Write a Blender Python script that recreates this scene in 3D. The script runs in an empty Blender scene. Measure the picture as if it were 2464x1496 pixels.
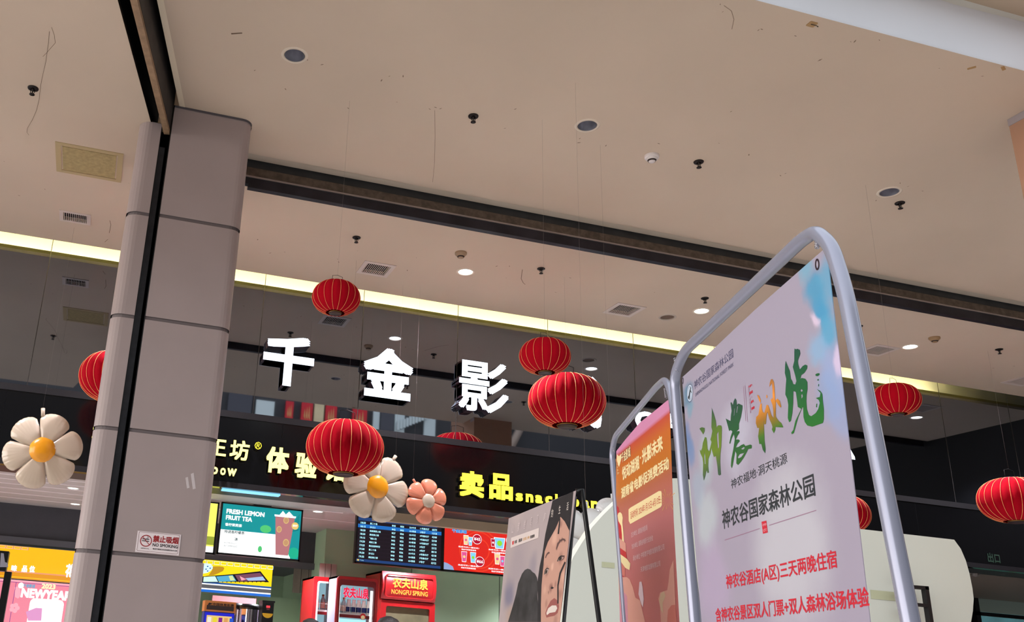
import bpy, math, random
import numpy as np
from mathutils import Vector, Matrix, Euler
from mathutils.geometry import tessellate_polygon
random.seed(7)
SC = bpy.context.scene
COL = SC.collection
# ------------------------------------------------------------------ camera
CH = 1.45                                   # eye height of the photographer
FPX, CX, CY = 2204.085, 812.612, 817.502    # focal length and principal point (the photo is a crop), px of 2464x1496
R0 = np.array([[0.96350371, -0.26019063, 0.0629399], [0.1422719, 0.29855546, -0.94372843], [0.22675824, 0.91824042, 0.32467711]])
cd = bpy.data.cameras.new('camera'); cam = bpy.data.objects.new('camera', cd); COL.objects.link(cam)
M3 = Matrix((R0[0], -R0[1], -R0[2])).transposed()
cam.matrix_world = Matrix.Translation((0, 0, CH)) @ M3.to_4x4()
cd.sensor_width = 36; cd.lens = FPX / 2464 * 36
cd.shift_x = (1232 - CX) / 2464; cd.shift_y = (CY - 748) / 2464
cd.clip_start = .05; cd.clip_end = 200
SC.camera = cam
# ------------------------------------------------------------------ sky, exposure
SC.view_settings.view_transform = 'Standard'; SC.view_settings.look = 'None'
SC.view_settings.exposure = 0.0; SC.view_settings.gamma = 1; SC.view_settings.use_curve_mapping = False
W = bpy.data.worlds.new('sky'); SC.world = W; W.use_nodes = True
nt = W.node_tree; nt.nodes.clear()
tc = nt.nodes.new('ShaderNodeTexCoord'); sp = nt.nodes.new('ShaderNodeSeparateXYZ'); nt.links.new(tc.outputs['Generated'], sp.inputs[0])
cr = nt.nodes.new('ShaderNodeValToRGB'); nt.links.new(sp.outputs['Z'], cr.inputs[0])
cr.color_ramp.elements[0].position = 0.12; cr.color_ramp.elements[0].color = (.58, .54, .51, 1)
cr.color_ramp.elements[1].position = .45; cr.color_ramp.elements[1].color = (.155, .165, .175, 1)
bg = nt.nodes.new('ShaderNodeBackground'); bg.inputs[1].default_value = 9.0; nt.links.new(cr.outputs[0], bg.inputs[0])
ow = nt.nodes.new('ShaderNodeOutputWorld'); nt.links.new(bg.outputs[0], ow.inputs[0])

# ------------------------------------------------------------------ pixel <-> place helpers
CAMP = Vector((0, 0, CH))
def ray(x, y):
    return Vector(R0.T @ np.array([(x - CX) / FPX, (y - CY) / FPX, 1.0]))
def onz(x, y, z):                     # point on the level z above the floor
    d = ray(x, y); return CAMP + d * ((z - CH) / d.z)
def ony(x, y, Y):                     # point on the plane Y
    d = ray(x, y); return CAMP + d * (Y / d.y)
class Frame:                          # a flat face: origin, right, up, outward normal
    def __init__(s, O, u, v=(0, 0, 1)):
        s.O = Vector(O); s.u = Vector(u).normalized(); s.v = Vector(v).normalized(); s.n = s.u.cross(s.v).normalized(); s.ls = 1.0
    def at(s, px, py):
        d = ray(px, py); t = (s.O - CAMP).dot(s.n) / d.dot(s.n); P = CAMP + d * t - s.O
        return (P.dot(s.u), P.dot(s.v))
    def P(s, a, b, c=0.0): return s.O + s.u * a + s.v * b + s.n * c
    def rect3(s, bl, tl, tr):             # writing: bottom-left, top-left of its first sign, right end
        a0, b0 = s.at(*bl); return (a0, b0, s.at(*tr)[0], s.at(*tl)[1])
    def rect(s, bl, tr):
        a0, b0 = s.at(*bl); a1, b1 = s.at(*tr); return (a0, b0, a1, b1)
def yframe(Y): return Frame((0, Y, 0), (1, 0, 0))

# ------------------------------------------------------------------ materials
def lin(c):
    if isinstance(c, str): c = tuple(int(c[i:i + 2], 16) / 255 for i in (0, 2, 4))
    return tuple(((x / 12.92) if x <= .04045 else ((x + .055) / 1.055) ** 2.4) for x in c[:3]) + (1,)
MATS = {}
def mat(name, col, rough=.6, metal=0, emit=0, noise=0, nscale=8, bump=0, spec=.5, trans=0, coat=0, col2=None, ior=1.45):
    if name in MATS: return MATS[name]
    m = bpy.data.materials.new(name); m.use_nodes = True; MATS[name] = m
    n = m.node_tree; b = n.nodes['Principled BSDF']
    c = lin(col)
    b.inputs['Base Color'].default_value = c
    b.inputs['Roughness'].default_value = rough; b.inputs['Metallic'].default_value = metal
    b.inputs['Specular IOR Level'].default_value = spec; b.inputs['IOR'].default_value = ior
    b.inputs['Transmission Weight'].default_value = trans; b.inputs['Coat Weight'].default_value = coat
    if emit:
        b.inputs['Emission Color'].default_value = c; b.inputs['Emission Strength'].default_value = emit
        b.inputs['Base Color'].default_value = (0.02, 0.02, 0.02, 1); b.inputs['Specular IOR Level'].default_value = .1
    if noise or bump or col2:
        t = n.nodes.new('ShaderNodeTexCoord'); z = n.nodes.new('ShaderNodeTexNoise')
        z.inputs['Scale'].default_value = nscale; z.inputs['Detail'].default_value = 6
        n.links.new(t.outputs['Object'], z.inputs['Vector'])
        if noise or col2:
            r = n.nodes.new('ShaderNodeValToRGB'); r.color_ramp.elements[0].position = .35; r.color_ramp.elements[1].position = .7
            c2 = lin(col2) if col2 else tuple(min(1, x * (1 - noise)) for x in c[:3]) + (1,)
            r.color_ramp.elements[0].color = c2; r.color_ramp.elements[1].color = c
            n.links.new(z.outputs['Fac'], r.inputs[0]); n.links.new(r.outputs[0], b.inputs['Base Color'])
        if bump:
            bp = n.nodes.new('ShaderNodeBump'); bp.inputs['Strength'].default_value = bump; bp.inputs['Distance'].default_value = .01
            n.links.new(z.outputs['Fac'], bp.inputs['Height']); n.links.new(bp.outputs[0], b.inputs['Normal'])
    return m
def emis(name, col, s=1.0): return mat(name, col, emit=s)

# ------------------------------------------------------------------ mesh builder
_G = {}
def glyph(body, bold=0.0, ext=0.0):
    k = (body, bold, ext)
    if k not in _G:
        f = bpy.data.curves.new('t', 'FONT'); f.body = body; f.resolution_u = 2; f.offset = bold; f.extrude = ext
        f.fill_mode = 'BOTH'
        o = bpy.data.objects.new('t', f); COL.objects.link(o)
        dg = bpy.context.evaluated_depsgraph_get(); me = bpy.data.meshes.new_from_object(o.evaluated_get(dg))
        V = [tuple(v.co) for v in me.vertices]; F = [tuple(p.vertices) for p in me.polygons]
        bpy.data.objects.remove(o); bpy.data.curves.remove(f); bpy.data.meshes.remove(me)
        xs = [v[0] for v in V]; ys = [v[1] for v in V]
        _G[k] = (V, F, min(xs), min(ys), max(xs), max(ys))
    return _G[k]
class MB:
    def __init__(s): s.v = []; s.f = []; s.mi = []; s.sm = []; s.mats = []
    def _m(s, m):
        if m not in s.mats: s.mats.append(m)
        return s.mats.index(m)
    def add(s, V, F, m, smooth=False):
        o = len(s.v); k = s._m(m); s.v += [tuple(p) for p in V]
        for f in F: s.f.append(tuple(i + o for i in f)); s.mi.append(k); s.sm.append(smooth)
        return s
    def box(s, a, b, m, fr=None):
        x0, x1 = sorted((a[0], b[0])); y0, y1 = sorted((a[1], b[1])); z0, z1 = sorted((a[2], b[2]))
        V = [(x, y, z) for z in (z0, z1) for y in (y0, y1) for x in (x0, x1)]
        if fr: V = [fr.P(*p) for p in V]
        return s.add(V, [(0, 2, 3, 1), (4, 5, 7, 6), (0, 1, 5, 4), (2, 6, 7, 3), (0, 4, 6, 2), (1, 3, 7, 5)], m)
    def rbox(s, fr, a0, b0, a1, b1, c0, c1, r, m, seg=4):          # rounded rectangle extruded along the normal
        L = rrect(a0, b0, a1, b1, r, seg)
        return s.prism(fr, L, c0, c1, m)
    def prism(s, fr, L, c0, c1, m, holes=(), cap=True, side=None):
        loops = [list(L)] + [list(h) for h in holes]
        flat = [p for l in loops for p in l]
        n = len(flat)
        V = [fr.P(p[0], p[1], c1) for p in flat] + [fr.P(p[0], p[1], c0) for p in flat]
        T = tessellate_polygon([[Vector((p[0], p[1], 0)) for p in l] for l in loops])
        if cap: s.add(V, [tuple(t) for t in T] + [tuple(i + n for i in reversed(t)) for t in T], m)
        F = []; o = 0
        for l in loops:
            for i in range(len(l)):
                j = (i + 1) % len(l); F.append((o + i, o + j, n + o + j, n + o + i))
            o += len(l)
        return s.add(V, F, side or m)
    def flat(s, fr, L, m, lift=.001, holes=()):
        loops = [list(L)] + [list(h) for h in holes]; flat = [p for l in loops for p in l]
        T = tessellate_polygon([[Vector((p[0], p[1], 0)) for p in l] for l in loops])
        V = [fr.P(p[0], p[1], lift * fr.ls) for p in flat]; F = []
        for t in T:
            a, b, c = (flat[i] for i in t)
            F.append(tuple(t) if (b[0] - a[0]) * (c[1] - a[1]) - (b[1] - a[1]) * (c[0] - a[0]) > 0 else tuple(reversed(t)))
        return s.add(V, F, m)
    def poly(s, fr, pts, m, lift=.001, org=(0, 0), sc=1.0, holes=()):   # traced outline on a flat face
        g = lambda q: [fr.at(org[0] + x / sc, org[1] + y / sc) for x, y in q]
        return s.flat(fr, g(pts), m, lift, [g(h) for h in holes])
    def qd(s, fr, a0, b0, a1, b1, m, lift=.001):
        return s.add([fr.P(a0, b0, lift), fr.P(a1, b0, lift), fr.P(a1, b1, lift), fr.P(a0, b1, lift)], [(0, 1, 2, 3)], m)
    def text(s, fr, body, rect, m, lift=.002, bold=.01, ext=0, c0=0, rot=False):
        V, F, x0, y0, x1, y1 = glyph(body, 0.0, .5 if ext else 0); a0, b0, a1, b1 = rect
        if bold > .008:      # heavier strokes: the glyph laid down several times, slightly shifted
            q = bold * .88; sh = [(-q, -q), (q, -q), (q, q), (-q, q)] + ([(0, -q), (q, 0), (0, q), (-q, 0)] if bold > .03 else [])
            n = len(V); V2 = []; F2 = []
            for k, (dx, dy) in enumerate(sh):
                V2 += [(v[0] + dx, v[1] + dy, v[2] + (0 if ext else k)) for v in V]; F2 += [tuple(i + k * n for i in f) for f in F]
            V, F = V2, F2; x0 -= q; y0 -= q; x1 += q; y1 += q
        zk = 1.2e-5 if fr.ls < 1 else 2.5e-5
        kx = (a1 - a0) / (x1 - x0); ky = (b1 - b0) / (y1 - y0)
        if rot:    # vertical column of writing turned a quarter
            kx = (a1 - a0) / (y1 - y0); ky = (b1 - b0) / (x1 - x0)
            W_ = [fr.P(a0 + (v[1] - y0) * kx, b1 - (v[0] - x0) * ky, lift * fr.ls + zk * v[2]) for v in V]
        elif ext: W_ = [fr.P(a0 + (v[0] - x0) * kx, b0 + (v[1] - y0) * ky, c0 + (v[2] + .5) * ext) for v in V]
        else: W_ = [fr.P(a0 + (v[0] - x0) * kx, b0 + (v[1] - y0) * ky, lift * fr.ls + zk * v[2]) for v in V]
        return s.add(W_, F, m)
    def disc(s, fr, a, b, r, m, lift=.001, n=24, r2=None):
        return s.flat(fr, [(a + r * math.cos(2 * math.pi * i / n), b + (r2 or r) * math.sin(2 * math.pi * i / n)) for i in range(n)], m, lift)
    def ring(s, fr, a, b, r, w, m, lift=.001, n=32, r2=None):
        r2 = r2 or r; V = []; F = []; lift *= fr.ls
        for i in range(n):
            t = 2 * math.pi * i / n; V.append(fr.P(a + r * math.cos(t), b + r2 * math.sin(t), lift)); V.append(fr.P(a + (r - w) * math.cos(t), b + (r2 - w) * math.sin(t), lift))
        for i in range(n):
            j = (i + 1) % n; F.append((2 * i, 2 * j, 2 * j + 1, 2 * i + 1))
        return s.add(V, F, m)
    def tube(s, P, r, m, n=10, cap=True, closed=False):
        P = [Vector(p) for p in P]; N = len(P); V = []; F = []
        up = None
        for i, p in enumerate(P):
            a = P[i - 1] if (i > 0 or closed) else P[i]; b = P[(i + 1) % N] if (i < N - 1 or closed) else P[i]
            t = (b - a).normalized()
            if up is None: up = t.orthogonal().normalized()
            up = (up - t * up.dot(t)).normalized(); w = t.cross(up); rr = r[i] if isinstance(r, (list, tuple)) else r
            for k in range(n):
                an = 2 * math.pi * k / n; V.append(p + (up * math.cos(an) + w * math.sin(an)) * rr)
        for i in range(N if closed else N - 1):
            for k in range(n):
                j = ((i + 1) % N) * n; F.append((i * n + k, i * n + (k + 1) % n, j + (k + 1) % n, j + k))
        if cap and not closed: F += [tuple(reversed(range(n))), tuple(range((N - 1) * n, N * n))]
        return s.add(V, F, m, True)
    def lathe(s, c, prof, m, n=32, axis='z', smooth=True, lobes=0, amp=0):
        V = []; F = []
        for r, z in prof:
            for k in range(n):
                t = 2 * math.pi * k / n; q = r * (1 - amp * (1 - abs(math.sin(lobes * t / 2))) ** 2) if lobes else r
                V.append((c[0] + q * math.cos(t), c[1] + q * math.sin(t), c[2] + z))
        for i in range(len(prof) - 1):
            for k in range(n): F.append((i * n + k, i * n + (k + 1) % n, (i + 1) * n + (k + 1) % n, (i + 1) * n + k))
        return s.add(V, F, m, smooth)
    def build(s, name, parent=None, base=None):
        # object origin sits at 'base' (default: bottom centre of its box)
        if base is None:
            if parent is not None: base = Vector(parent['_b'])
            else:
                xs, ys, zs = zip(*s.v); base = Vector(((min(xs) + max(xs)) / 2, (min(ys) + max(ys)) / 2, min(zs)))
        base = Vector(base)
        me = bpy.data.meshes.new(name); me.from_pydata([tuple(Vector(p) - base) for p in s.v], [], s.f)
        for m in s.mats: me.materials.append(m)
        me.polygons.foreach_set('material_index', s.mi); me.polygons.foreach_set('use_smooth', s.sm); me.update()
        o = bpy.data.objects.new(name, me); COL.objects.link(o)
        o['_b'] = tuple(base)
        if parent is not None:
            o.parent = parent; o.location = base - Vector(parent['_b'])
        else: o.location = base
        return o
def rrect(a0, b0, a1, b1, r, seg=4):
    L = []
    for cx, cy, st in ((a1 - r, b0 + r, -90), (a1 - r, b1 - r, 0), (a0 + r, b1 - r, 90), (a0 + r, b0 + r, 180)):
        for i in range(seg + 1):
            t = math.radians(st + 90 * i / seg); L.append((cx + r * math.cos(t), cy + r * math.sin(t)))
    return L
def empty(name, loc, label, cat, group=None):
    o = bpy.data.objects.new(name, None); COL.objects.link(o); o.location = loc; o['_b'] = tuple(loc); o.empty_display_size = .1
    return tag(o, label, cat, group)
def tag(o, label, cat, group=None, kind=None):
    if label: o['label'] = label
    if cat: o['category'] = cat
    if group: o['group'] = group
    if kind: o['kind'] = kind
    return o
def struct(o): o['kind'] = 'structure'; return o
def copy_tree(o, parent=None):
    c = o.copy(); COL.objects.link(c); c.parent = parent
    for ch in list(o.children): copy_tree(ch, c)
    return c
CEIL = CH + 3.4          # underside of the rear and left ceiling
KF = 1.045; CEILF = CH + 3.4 * KF   # the front ceiling, one step higher
YG = 8.265               # plane of the dark mirror glass
YF = 8.18                # face of the black fascia
F_TOP, F_BOT = CH + 2.055, CH + 1.352
# ------------------------------------------------------------------ shared materials
m_ceil = mat('ceiling_paint', (.81, .735, .65), .85, noise=.10, nscale=.6, spec=.2)
m_dark = mat('dark_void', (.035, .035, .04), .9, spec=.1)
m_glass = mat('dark_mirror_glass', (.54, .565, .61), .02, metal=1)
m_fascia = mat('black_gloss_panel', (.035, .035, .04), .12, spec=.6, ior=1.5)
m_fasctrim = mat('black_trim', (.10, .09, .095), .5, spec=.35)
m_white = mat('white_paint', (.86, .86, .84), .6)
m_steel = mat('worn_steel', (.30, .29, .28), .5, metal=.7, noise=.5, nscale=14)
m_rust = mat('rusty_brown_steel', (.42, .36, .31), .7, noise=.45, nscale=22, metal=.2)
m_wood = mat('pale_wood_edge', (.62, .50, .38), .6, noise=.35, nscale=18)
m_chrome = mat('chrome', (.75, .75, .78), .12, metal=1)
m_black = mat('black_plastic', (.05, .05, .055), .35)
m_green = mat('green_wall_paint', (.60, .70, .57), .7, noise=.08, nscale=2)
m_grey = mat('grey_board', (.45, .45, .47), .7)

# ================================================================== SETTING
b = MB(); b.box((-22, -16, -.1), (26, 14, 0), mat('floor_tiles', (.84, .82, .80), .25, noise=.15, nscale=1.5)); struct(b.build('floor'))
Zf = Frame((0, 0, CEIL), (1, 0, 0), (0, -1, 0))      # looking up at the ceiling: a = X, b = -Y, normal = down
Zf.n = Vector((0, 0, -1)); Zf.v = Vector((0, 1, 0))   # a = X, b = Y, lift = downwards
def circ(x, y, r, n=24): return [(x + r * math.cos(2 * math.pi * i / n), y + r * math.sin(2 * math.pi * i / n)) for i in range(n)]
def front(px, py): return px > 378 + .207 * py and py < 382.3 + (px - 600.2) * .1917
def lev(px, py): return CEILF if front(px, py) else CEIL
def cp(px, py): p = onz(px, py, lev(px, py)); return (p.x, p.y)
def cp3(px, py): p = onz(px, py, lev(px, py)); return Vector((p.x, p.y, lev(px, py)))
R_DL = .07
dl_off = [cp(709, 133), cp(1413, 302), cp(2140, 462)]
dl_on = [cp(1120, 654), cp(1688, 748), cp(2190, 834), (10.13, 7.22)]
dl_spk = [cp(1606, 763)]
vents = [(cp(905, 647), .15, .15, .10), (cp(1502, 745), .155, .15, .10), (cp(2112, 842), .15, .15, .10), (cp(181, 523), .13, .105, .085), (cp(2462, 916), .15, .15, .10)]
hatch = [(-.67, 6.23), (-.19, 6.23), (-.19, 6.68), (-.67, 6.68)]
YS0, YS1 = 6.222, 6.31                      # long shutter slot
uR = Vector((.2175, .976, 0)); nR = Vector((.976, -.2175, 0)); oR = Vector((.0915 * KF, 5.46 * KF, 0))
def RP(s, t, z): p = oR - uR * s + nR * t; return (p.x, p.y, z)
def onR(s, t): p = oR - uR * s + nR * t; return (p.x, p.y)
EY = 3.33 * KF
def xe_(t, y): return oR.x + nR.x * t - uR.x * (oR.y + nR.y * t - y) / uR.y
# underside of the left ceiling ends along the left shutter; its right limit near the pillar
tL = (-.037 - oR.x + uR.x * (oR.y - 5.623) / uR.y) / nR.x
tRr = (.148 * KF - oR.x + uR.x * (oR.y - 5.457 * KF) / uR.y) / nR.x
rear = [(-9, 3.2), (xe_(tL, 3.2), 3.2), (xe_(tL, 5.75), 5.75), (.55, 5.75), (.55, YS1), (11.3, YS1), (11.3, 8.05), (-9, 8.05)]
frontp = [(xe_(tRr, EY), EY), (11.3, EY), (11.3, YS0), (.55, YS0), (.55, 5.72), (xe_(tRr, 5.72), 5.72)]
fh = [circ(*p, R_DL) for p in dl_off]
rh = [circ(*p, R_DL) for p in dl_on + dl_spk] + \
        [[(x - w, y - h), (x + w, y - h), (x + w, y + h), (x - w, y + h)] for (x, y), w, h, _ in [(v[0], v[1] * .78, v[2] * .78, 0) for v in vents]]
b = MB()
def up_prism(b, L, z0, z1, m, holes=(), side=None):
    f = Frame((0, 0, 0), (1, 0, 0), (0, 1, 0)); b.prism(f, L, z0, z1, m, holes, side=side)
up_prism(b, rear, CEIL, CEIL + .03, m_ceil, rh); up_prism(b, frontp, CEILF, CEILF + .03, m_ceil, fh)
b.box((-9, 3.2, CEIL + .6), (11.3, 7.82, CEIL + .65), m_ceil)  # unseen slab added above so that no light leaks through
# crack and smudges on the plaster
m_smudge = mat('ceiling_smudge', (.50, .42, .35), .9); m_thread = mat('ceiling_thread', (.42, .34, .27), .9)
def streak(pts, w, m):
    P = [cp(*p) for p in pts]; zc = lev(*pts[0]) - .0012
    for (x0, y0), (x1, y1) in zip(P, P[1:]):
        L = math.hypot(x1 - x0, y1 - y0) or 1; nx, ny = -(y1 - y0) / L * w, (x1 - x0) / L * w
        b.add([(x0 + nx, y0 + ny, zc), (x1 + nx, y1 + ny, zc), (x1 - nx, y1 - ny, zc), (x0 - nx, y0 - ny, zc)], [(0, 1, 2, 3)], m)
streak([(124, 65), (131, 85), (133, 103), (112, 127), (103, 136)], .0012, m_thread)
streak([(119, 75), (117, 100), (110, 150), (103, 180), (98, 205), (94, 240), (88, 265), (78, 288), (66, 308), (65, 318), (70, 325)], .0012, m_thread)
streak([(1046, 265), (1047, 330), (1045, 400), (1041, 438)], .001, m_thread)
streak([(263, 560), (267, 540), (264, 530)], .002, m_thread); streak([(252, 582), (260, 575)], .002, m_thread)
streak([(1257, 648), (1254, 670), (1259, 680), (1264, 684)], .003, m_smudge)
streak([(1742, 13), (1760, 26), (1766, 46), (1761, 70)], .0015, m_smudge)
for x, y in ((1733, 10), (1739, 28), (1825, 72), (1833, 70), (1914, 86), (2047, 100), (2057, 99), (2116, 96), (1973, 144), (1759, 268), (2260, 164), (2364, 183), (1730, 344), (1802, 372), (1878, 422), (1890, 417),
             (557, 80), (580, 79), (613, 169), (687, 214), (740, 144), (775, 155), (838, 260), (918, 193), (937, 183), (955, 245), (970, 183), (1034, 262), (1048, 258), (1060, 261), (1215, 308), (1240, 262), (1395, 333), (1393, 343), (1458, 350), (1585, 345),
             (1195, 640), (1218, 668), (1226, 640), (1337, 703), (1355, 683), (1372, 668), (1575, 703), (980, 650), (685, 606), (620, 576), (650, 608), (812, 623), (815, 630), (860, 603), (1002, 620), (2166, 440), (2185, 448), (2220, 459), (2108, 482), (2350, 712), (2375, 714), (2415, 706), (2440, 880), (2390, 885), (108, 455), (46, 470), (310, 440), (10, 388)):
    a = random.random() * 3; l = .006 + random.random() * .012
    X, Y = cp(x, y); streak_ = [(X - l * math.cos(a), Y - l * math.sin(a)), (X + l * math.cos(a), Y + l * math.sin(a))]
    zc = lev(x, y) - .0012; b.add([(streak_[0][0], streak_[0][1], zc), (X + l * .3 * math.sin(a), Y - l * .3 * math.cos(a), zc), (streak_[1][0], streak_[1][1], zc), (X - l * .3 * math.sin(a), Y + l * .3 * math.cos(a), zc)], [(0, 1, 2, 3)], m_smudge)
b.add([Zf.P(*q, .0012 - CEILF + CEIL) for q in [cp(556, 79.5), cp(583, 78), cp(583, 80.5), cp(557, 82.5)]], [(0, 1, 2, 3)], m_thread)
struct(b.build('ceiling', base=(2.5, 5.7, CEIL)))
# plaster edge strips beside the shutter slots
zf_ = .002 - (CEILF - CEIL)
b = MB(); b.add([Zf.P(*q, zf_) for q in [onR(2.15, tRr), onR(2.15, tRr + .04), onR(-.02, tRr + .04), onR(-.02, tRr)]], [(0, 1, 2, 3)], mat('pale_edge_strip', (.88, .82, .72), .8)); struct(b.build('trim_1'))
b = MB(); b.add([Zf.P(*q, zf_) for q in [(.66, YS0 - .085), (11.2, YS0 - .07), (11.2, YS0), (.66, YS0)]], [(0, 1, 2, 3)], mat('grey_edge_strip', (.72, .67, .60), .8)); struct(b.build('trim_2'))
def rbeam(bb, s0, s1, t0, t1, z0, z1, m):
    V = [RP(s, t, z) for z in (z0, z1) for t in (t0, t1) for s in (s0, s1)]
    bb.add(V, [(0, 2, 3, 1), (4, 5, 7, 6), (0, 1, 5, 4), (2, 6, 7, 3), (0, 4, 6, 2), (1, 3, 7, 5)], m)
# dark shutter boxes above the slots
b = MB(); rbeam(b, -.2, 2.6, tL - .02, tL, CEIL + .001, CEIL + .5, m_dark); rbeam(b, -.2, 2.6, tRr, tRr + .02, CEILF + .001, CEIL + .5, m_dark); rbeam(b, -.2, 2.6, tL, tRr, CEIL + .48, CEIL + .5, m_dark); struct(b.build('trim_3'))
b = MB(); b.box((.55, YS0 - .02, CEILF + .031), (11.3, YS0, CEIL + .5), m_dark); b.box((.55, YS1, CEIL + .031), (11.3, YS1 + .02, CEIL + .5), m_dark); b.box((.55, YS0 - .02, CEIL + .48), (11.3, YS1 + .02, CEIL + .5), m_dark); struct(b.build('trim_4'))
b = MB(); b.box((11.25, EY, 0), (11.31, 8.2, CEIL + .6), mat('dark_side_panel', (.13, .13, .13), .6)); struct(b.build('wall_side'))
# white edge of the upper floor and its soffit
b = MB()
m_edge = mat('white_slab_edge', (.86, .87, .90), .7, noise=.08, nscale=1)
N = 60; V = []; F = []
for i in range(N + 1):
    x = -9 + 20.3 * i / N
    for y, z in ((EY, CEILF), (EY - .005, CEILF + .012), (EY, CEILF + .03), (EY, CEILF + .34), (EY + .015, CEILF + .385 + .012 * math.sin(i * 2.3))): V.append((x, y, z))
for i in range(N):
    for k in range(4): F.append((i * 5 + k, (i + 1) * 5 + k, (i + 1) * 5 + k + 1, i * 5 + k + 1))
b.add(V, F, m_edge, True); b.box((-9, EY + .03, CEILF + .04), (11.3, EY + .17, CEIL + .6), m_white)
struct(b.build('trim_5'))
b = MB(); zz = CEILF + .79
for i in range(12):
    x = -6 + i * 1.2; b.box((x, EY - .48, zz), (x + 1.18, EY + .4, zz + .03), mat('grey_soffit_tile', (.52, .50, .46), .8))
b.box((-6, EY - .48, zz + .032), (8.4, EY + .4, zz + .06), m_dark)
struct(b.build('trim_6'))
# light cove in front of the mirror glass
m_cove = mat('cove_paint', (.95, .92, .83), .8)
b = MB(); b.box((-9, 8.02, CEIL + .0305), (14, 8.05, CEIL + .062), mat('shade_toned_cove_lip', (.66, .60, .36), .8)); b.box((-9, 7.80, CEIL + .0305), (14, 7.84, CEIL + .34), m_cove); b.box((-9, 7.80, CEIL + .34), (14, 8.36, CEIL + .38), m_cove)  # lip coloured darker olive: the shade on its glass-facing side is painted in
struct(b.build('trim_7', base=(2.5, 8.0, CEIL)))
# mirror glass wall and its joints
b = MB(); b.box((-9, YG, F_TOP - .3), (14, YG + .06, CEIL + .339), m_glass)
m_joint = mat('glass_joint', (.16, .14, .12), .6)
for i in range(-9, 14):
    x = 1.273 + (i) * 1.0125
    if -8.9 < x < 13.9: b.box((x - .003, YG - .0015, F_TOP), (x + .003, YG + .001, CEIL + .338), m_joint)
struct(b.build('wall_mirror', base=(2.5, YG, F_TOP)))
# black fascia
b = MB(); b.box((-9, YF, F_BOT), (14, YG - .002, F_TOP), m_fascia)
b.box((-9, YF - .008, F_TOP - .06), (14, YF, F_TOP), m_fasctrim); b.box((-9, YF - .012, F_BOT), (14, YF, F_BOT + .05), m_fasctrim)
for x in (-2.2, -.9, 1.55, 3.0, 4.4, 5.8, 7.2, 8.7, 10.2): b.box((x, YF - .001, F_BOT + .05), (x + .004, YF, F_TOP - .07), m_dark)
b.box((-9, YG - .002, F_BOT), (14, 8.6, F_BOT + .04), m_fasctrim)
struct(b.build('wall_fascia'))
# snack bar room behind the fascia
ZI = CH + 1.36
m_ci = mat('snack_bar_ceiling', (.66, .64, .62), .6, noise=.05)
b = MB(); b.box((-9, 8.62, ZI), (5.2, 12.6, ZI + .05), m_ci)
b.box((5.2, 8.62, ZI), (16, 12.6, ZI + .05), mat('brown_soffit', (.36, .31, .26), .7))
m_line = mat('ceiling_groove', (.86, .84, .84), .5)
for x0, x1, y0 in [(-2.6, -1.35, y) for y in (8.75, 9.02, 9.3, 9.6, 9.95, 10.3)] + [(-1.2, -.12, y) for y in (8.75, 9.02, 9.3, 9.6, 9.95, 10.3)] + [(1.0, 3.0, 9.6), (1.0, 2.4, 9.0)]:
    b.box((x0, y0, ZI - .003), (x1, y0 + .03, ZI), m_line)
struct(b.build('ceiling_snack_bar'))
b = MB(); m_bulk = mat('dark_bulkhead', (.24, .24, .26), .6, noise=.1)
b.box((-9, 10.8, CH + .955), (2.56, 12.6, ZI), m_bulk); b.box((-9, 10.76, CH + .93), (2.56, 10.82, CH + 1.0), mat('bulkhead_rim', (.33, .33, .35), .5)); struct(b.build('wall_bulkhead'))
b = MB(); b.box((2.62, 10.3, 0), (6.0, 10.38, ZI), m_green); b.box((2.56, 10.3, 0), (2.62, 12.5, ZI), m_green); b.box((-9, 12.5, 0), (2.62, 12.6, ZI), m_green)
for x in (3.6, 4.7): b.box((x, 10.297, 0), (x + .01, 10.3, ZI), mat('panel_seam', (.30, .36, .29), .7))
b.box((2.62, 8.64, ZI - .09), (6.0, 8.72, ZI), mat('beige_trim', (.66, .58, .48), .6)); b.box((2.62, 9.2, ZI - .05), (6.0, 9.26, ZI), MATS['beige_trim'])
struct(b.build('wall_back'))
b = MB(); b.box((6.0, 10.9, 0), (12.38, 11.0, ZI), m_dark); b.box((12.38, 10.9, CH + 1.46), (16, 11, ZI + .6), m_dark); b.box((12.38, 10.9, 0), (16, 11, CH + .2), m_dark)
struct(b.build('wall_right'))
# window beyond the right end, with the garden behind it
b = MB()
for x in (12.38, 13.6, 14.9): b.box((x, 10.86, CH + .2), (x + .07, 10.9, CH + 1.46), m_black)
b.box((12.38, 10.86, CH + 1.12), (15, 10.9, CH + 1.17), m_black); b.box((12.38, 10.86, CH + 1.4), (15, 10.9, CH + 1.46), m_black)
w1 = struct(b.build('window_1'))
b = MB(); b.box((12.4, 10.885, CH + .2), (15, 10.89, CH + 1.46), mat('window_pane', (.85, .95, .97), .02, trans=1, spec=.5)); b.build('pane', w1)
b = MB(); b.box((2.0, -16.2, 0), (14, -16, 14), mat('hall_far', (.22, .22, .23), .8)); b.box((-22, -16.2, 0), (2, -16, 14), MATS['hall_far']); b.box((14, -16.2, 0), (26, -16, 14), MATS['hall_far']); struct(b.build('wall_far'))
b = MB(); b.box((24, -16, 0), (24.2, 2, 14), MATS['hall_far']); b.box((15.9, 2, 0), (16.1, 11, CEIL + .7), MATS['hall_far']); struct(b.build('wall_blocker_right'))  # unseen walls added to shut out horizon light from the right

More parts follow.
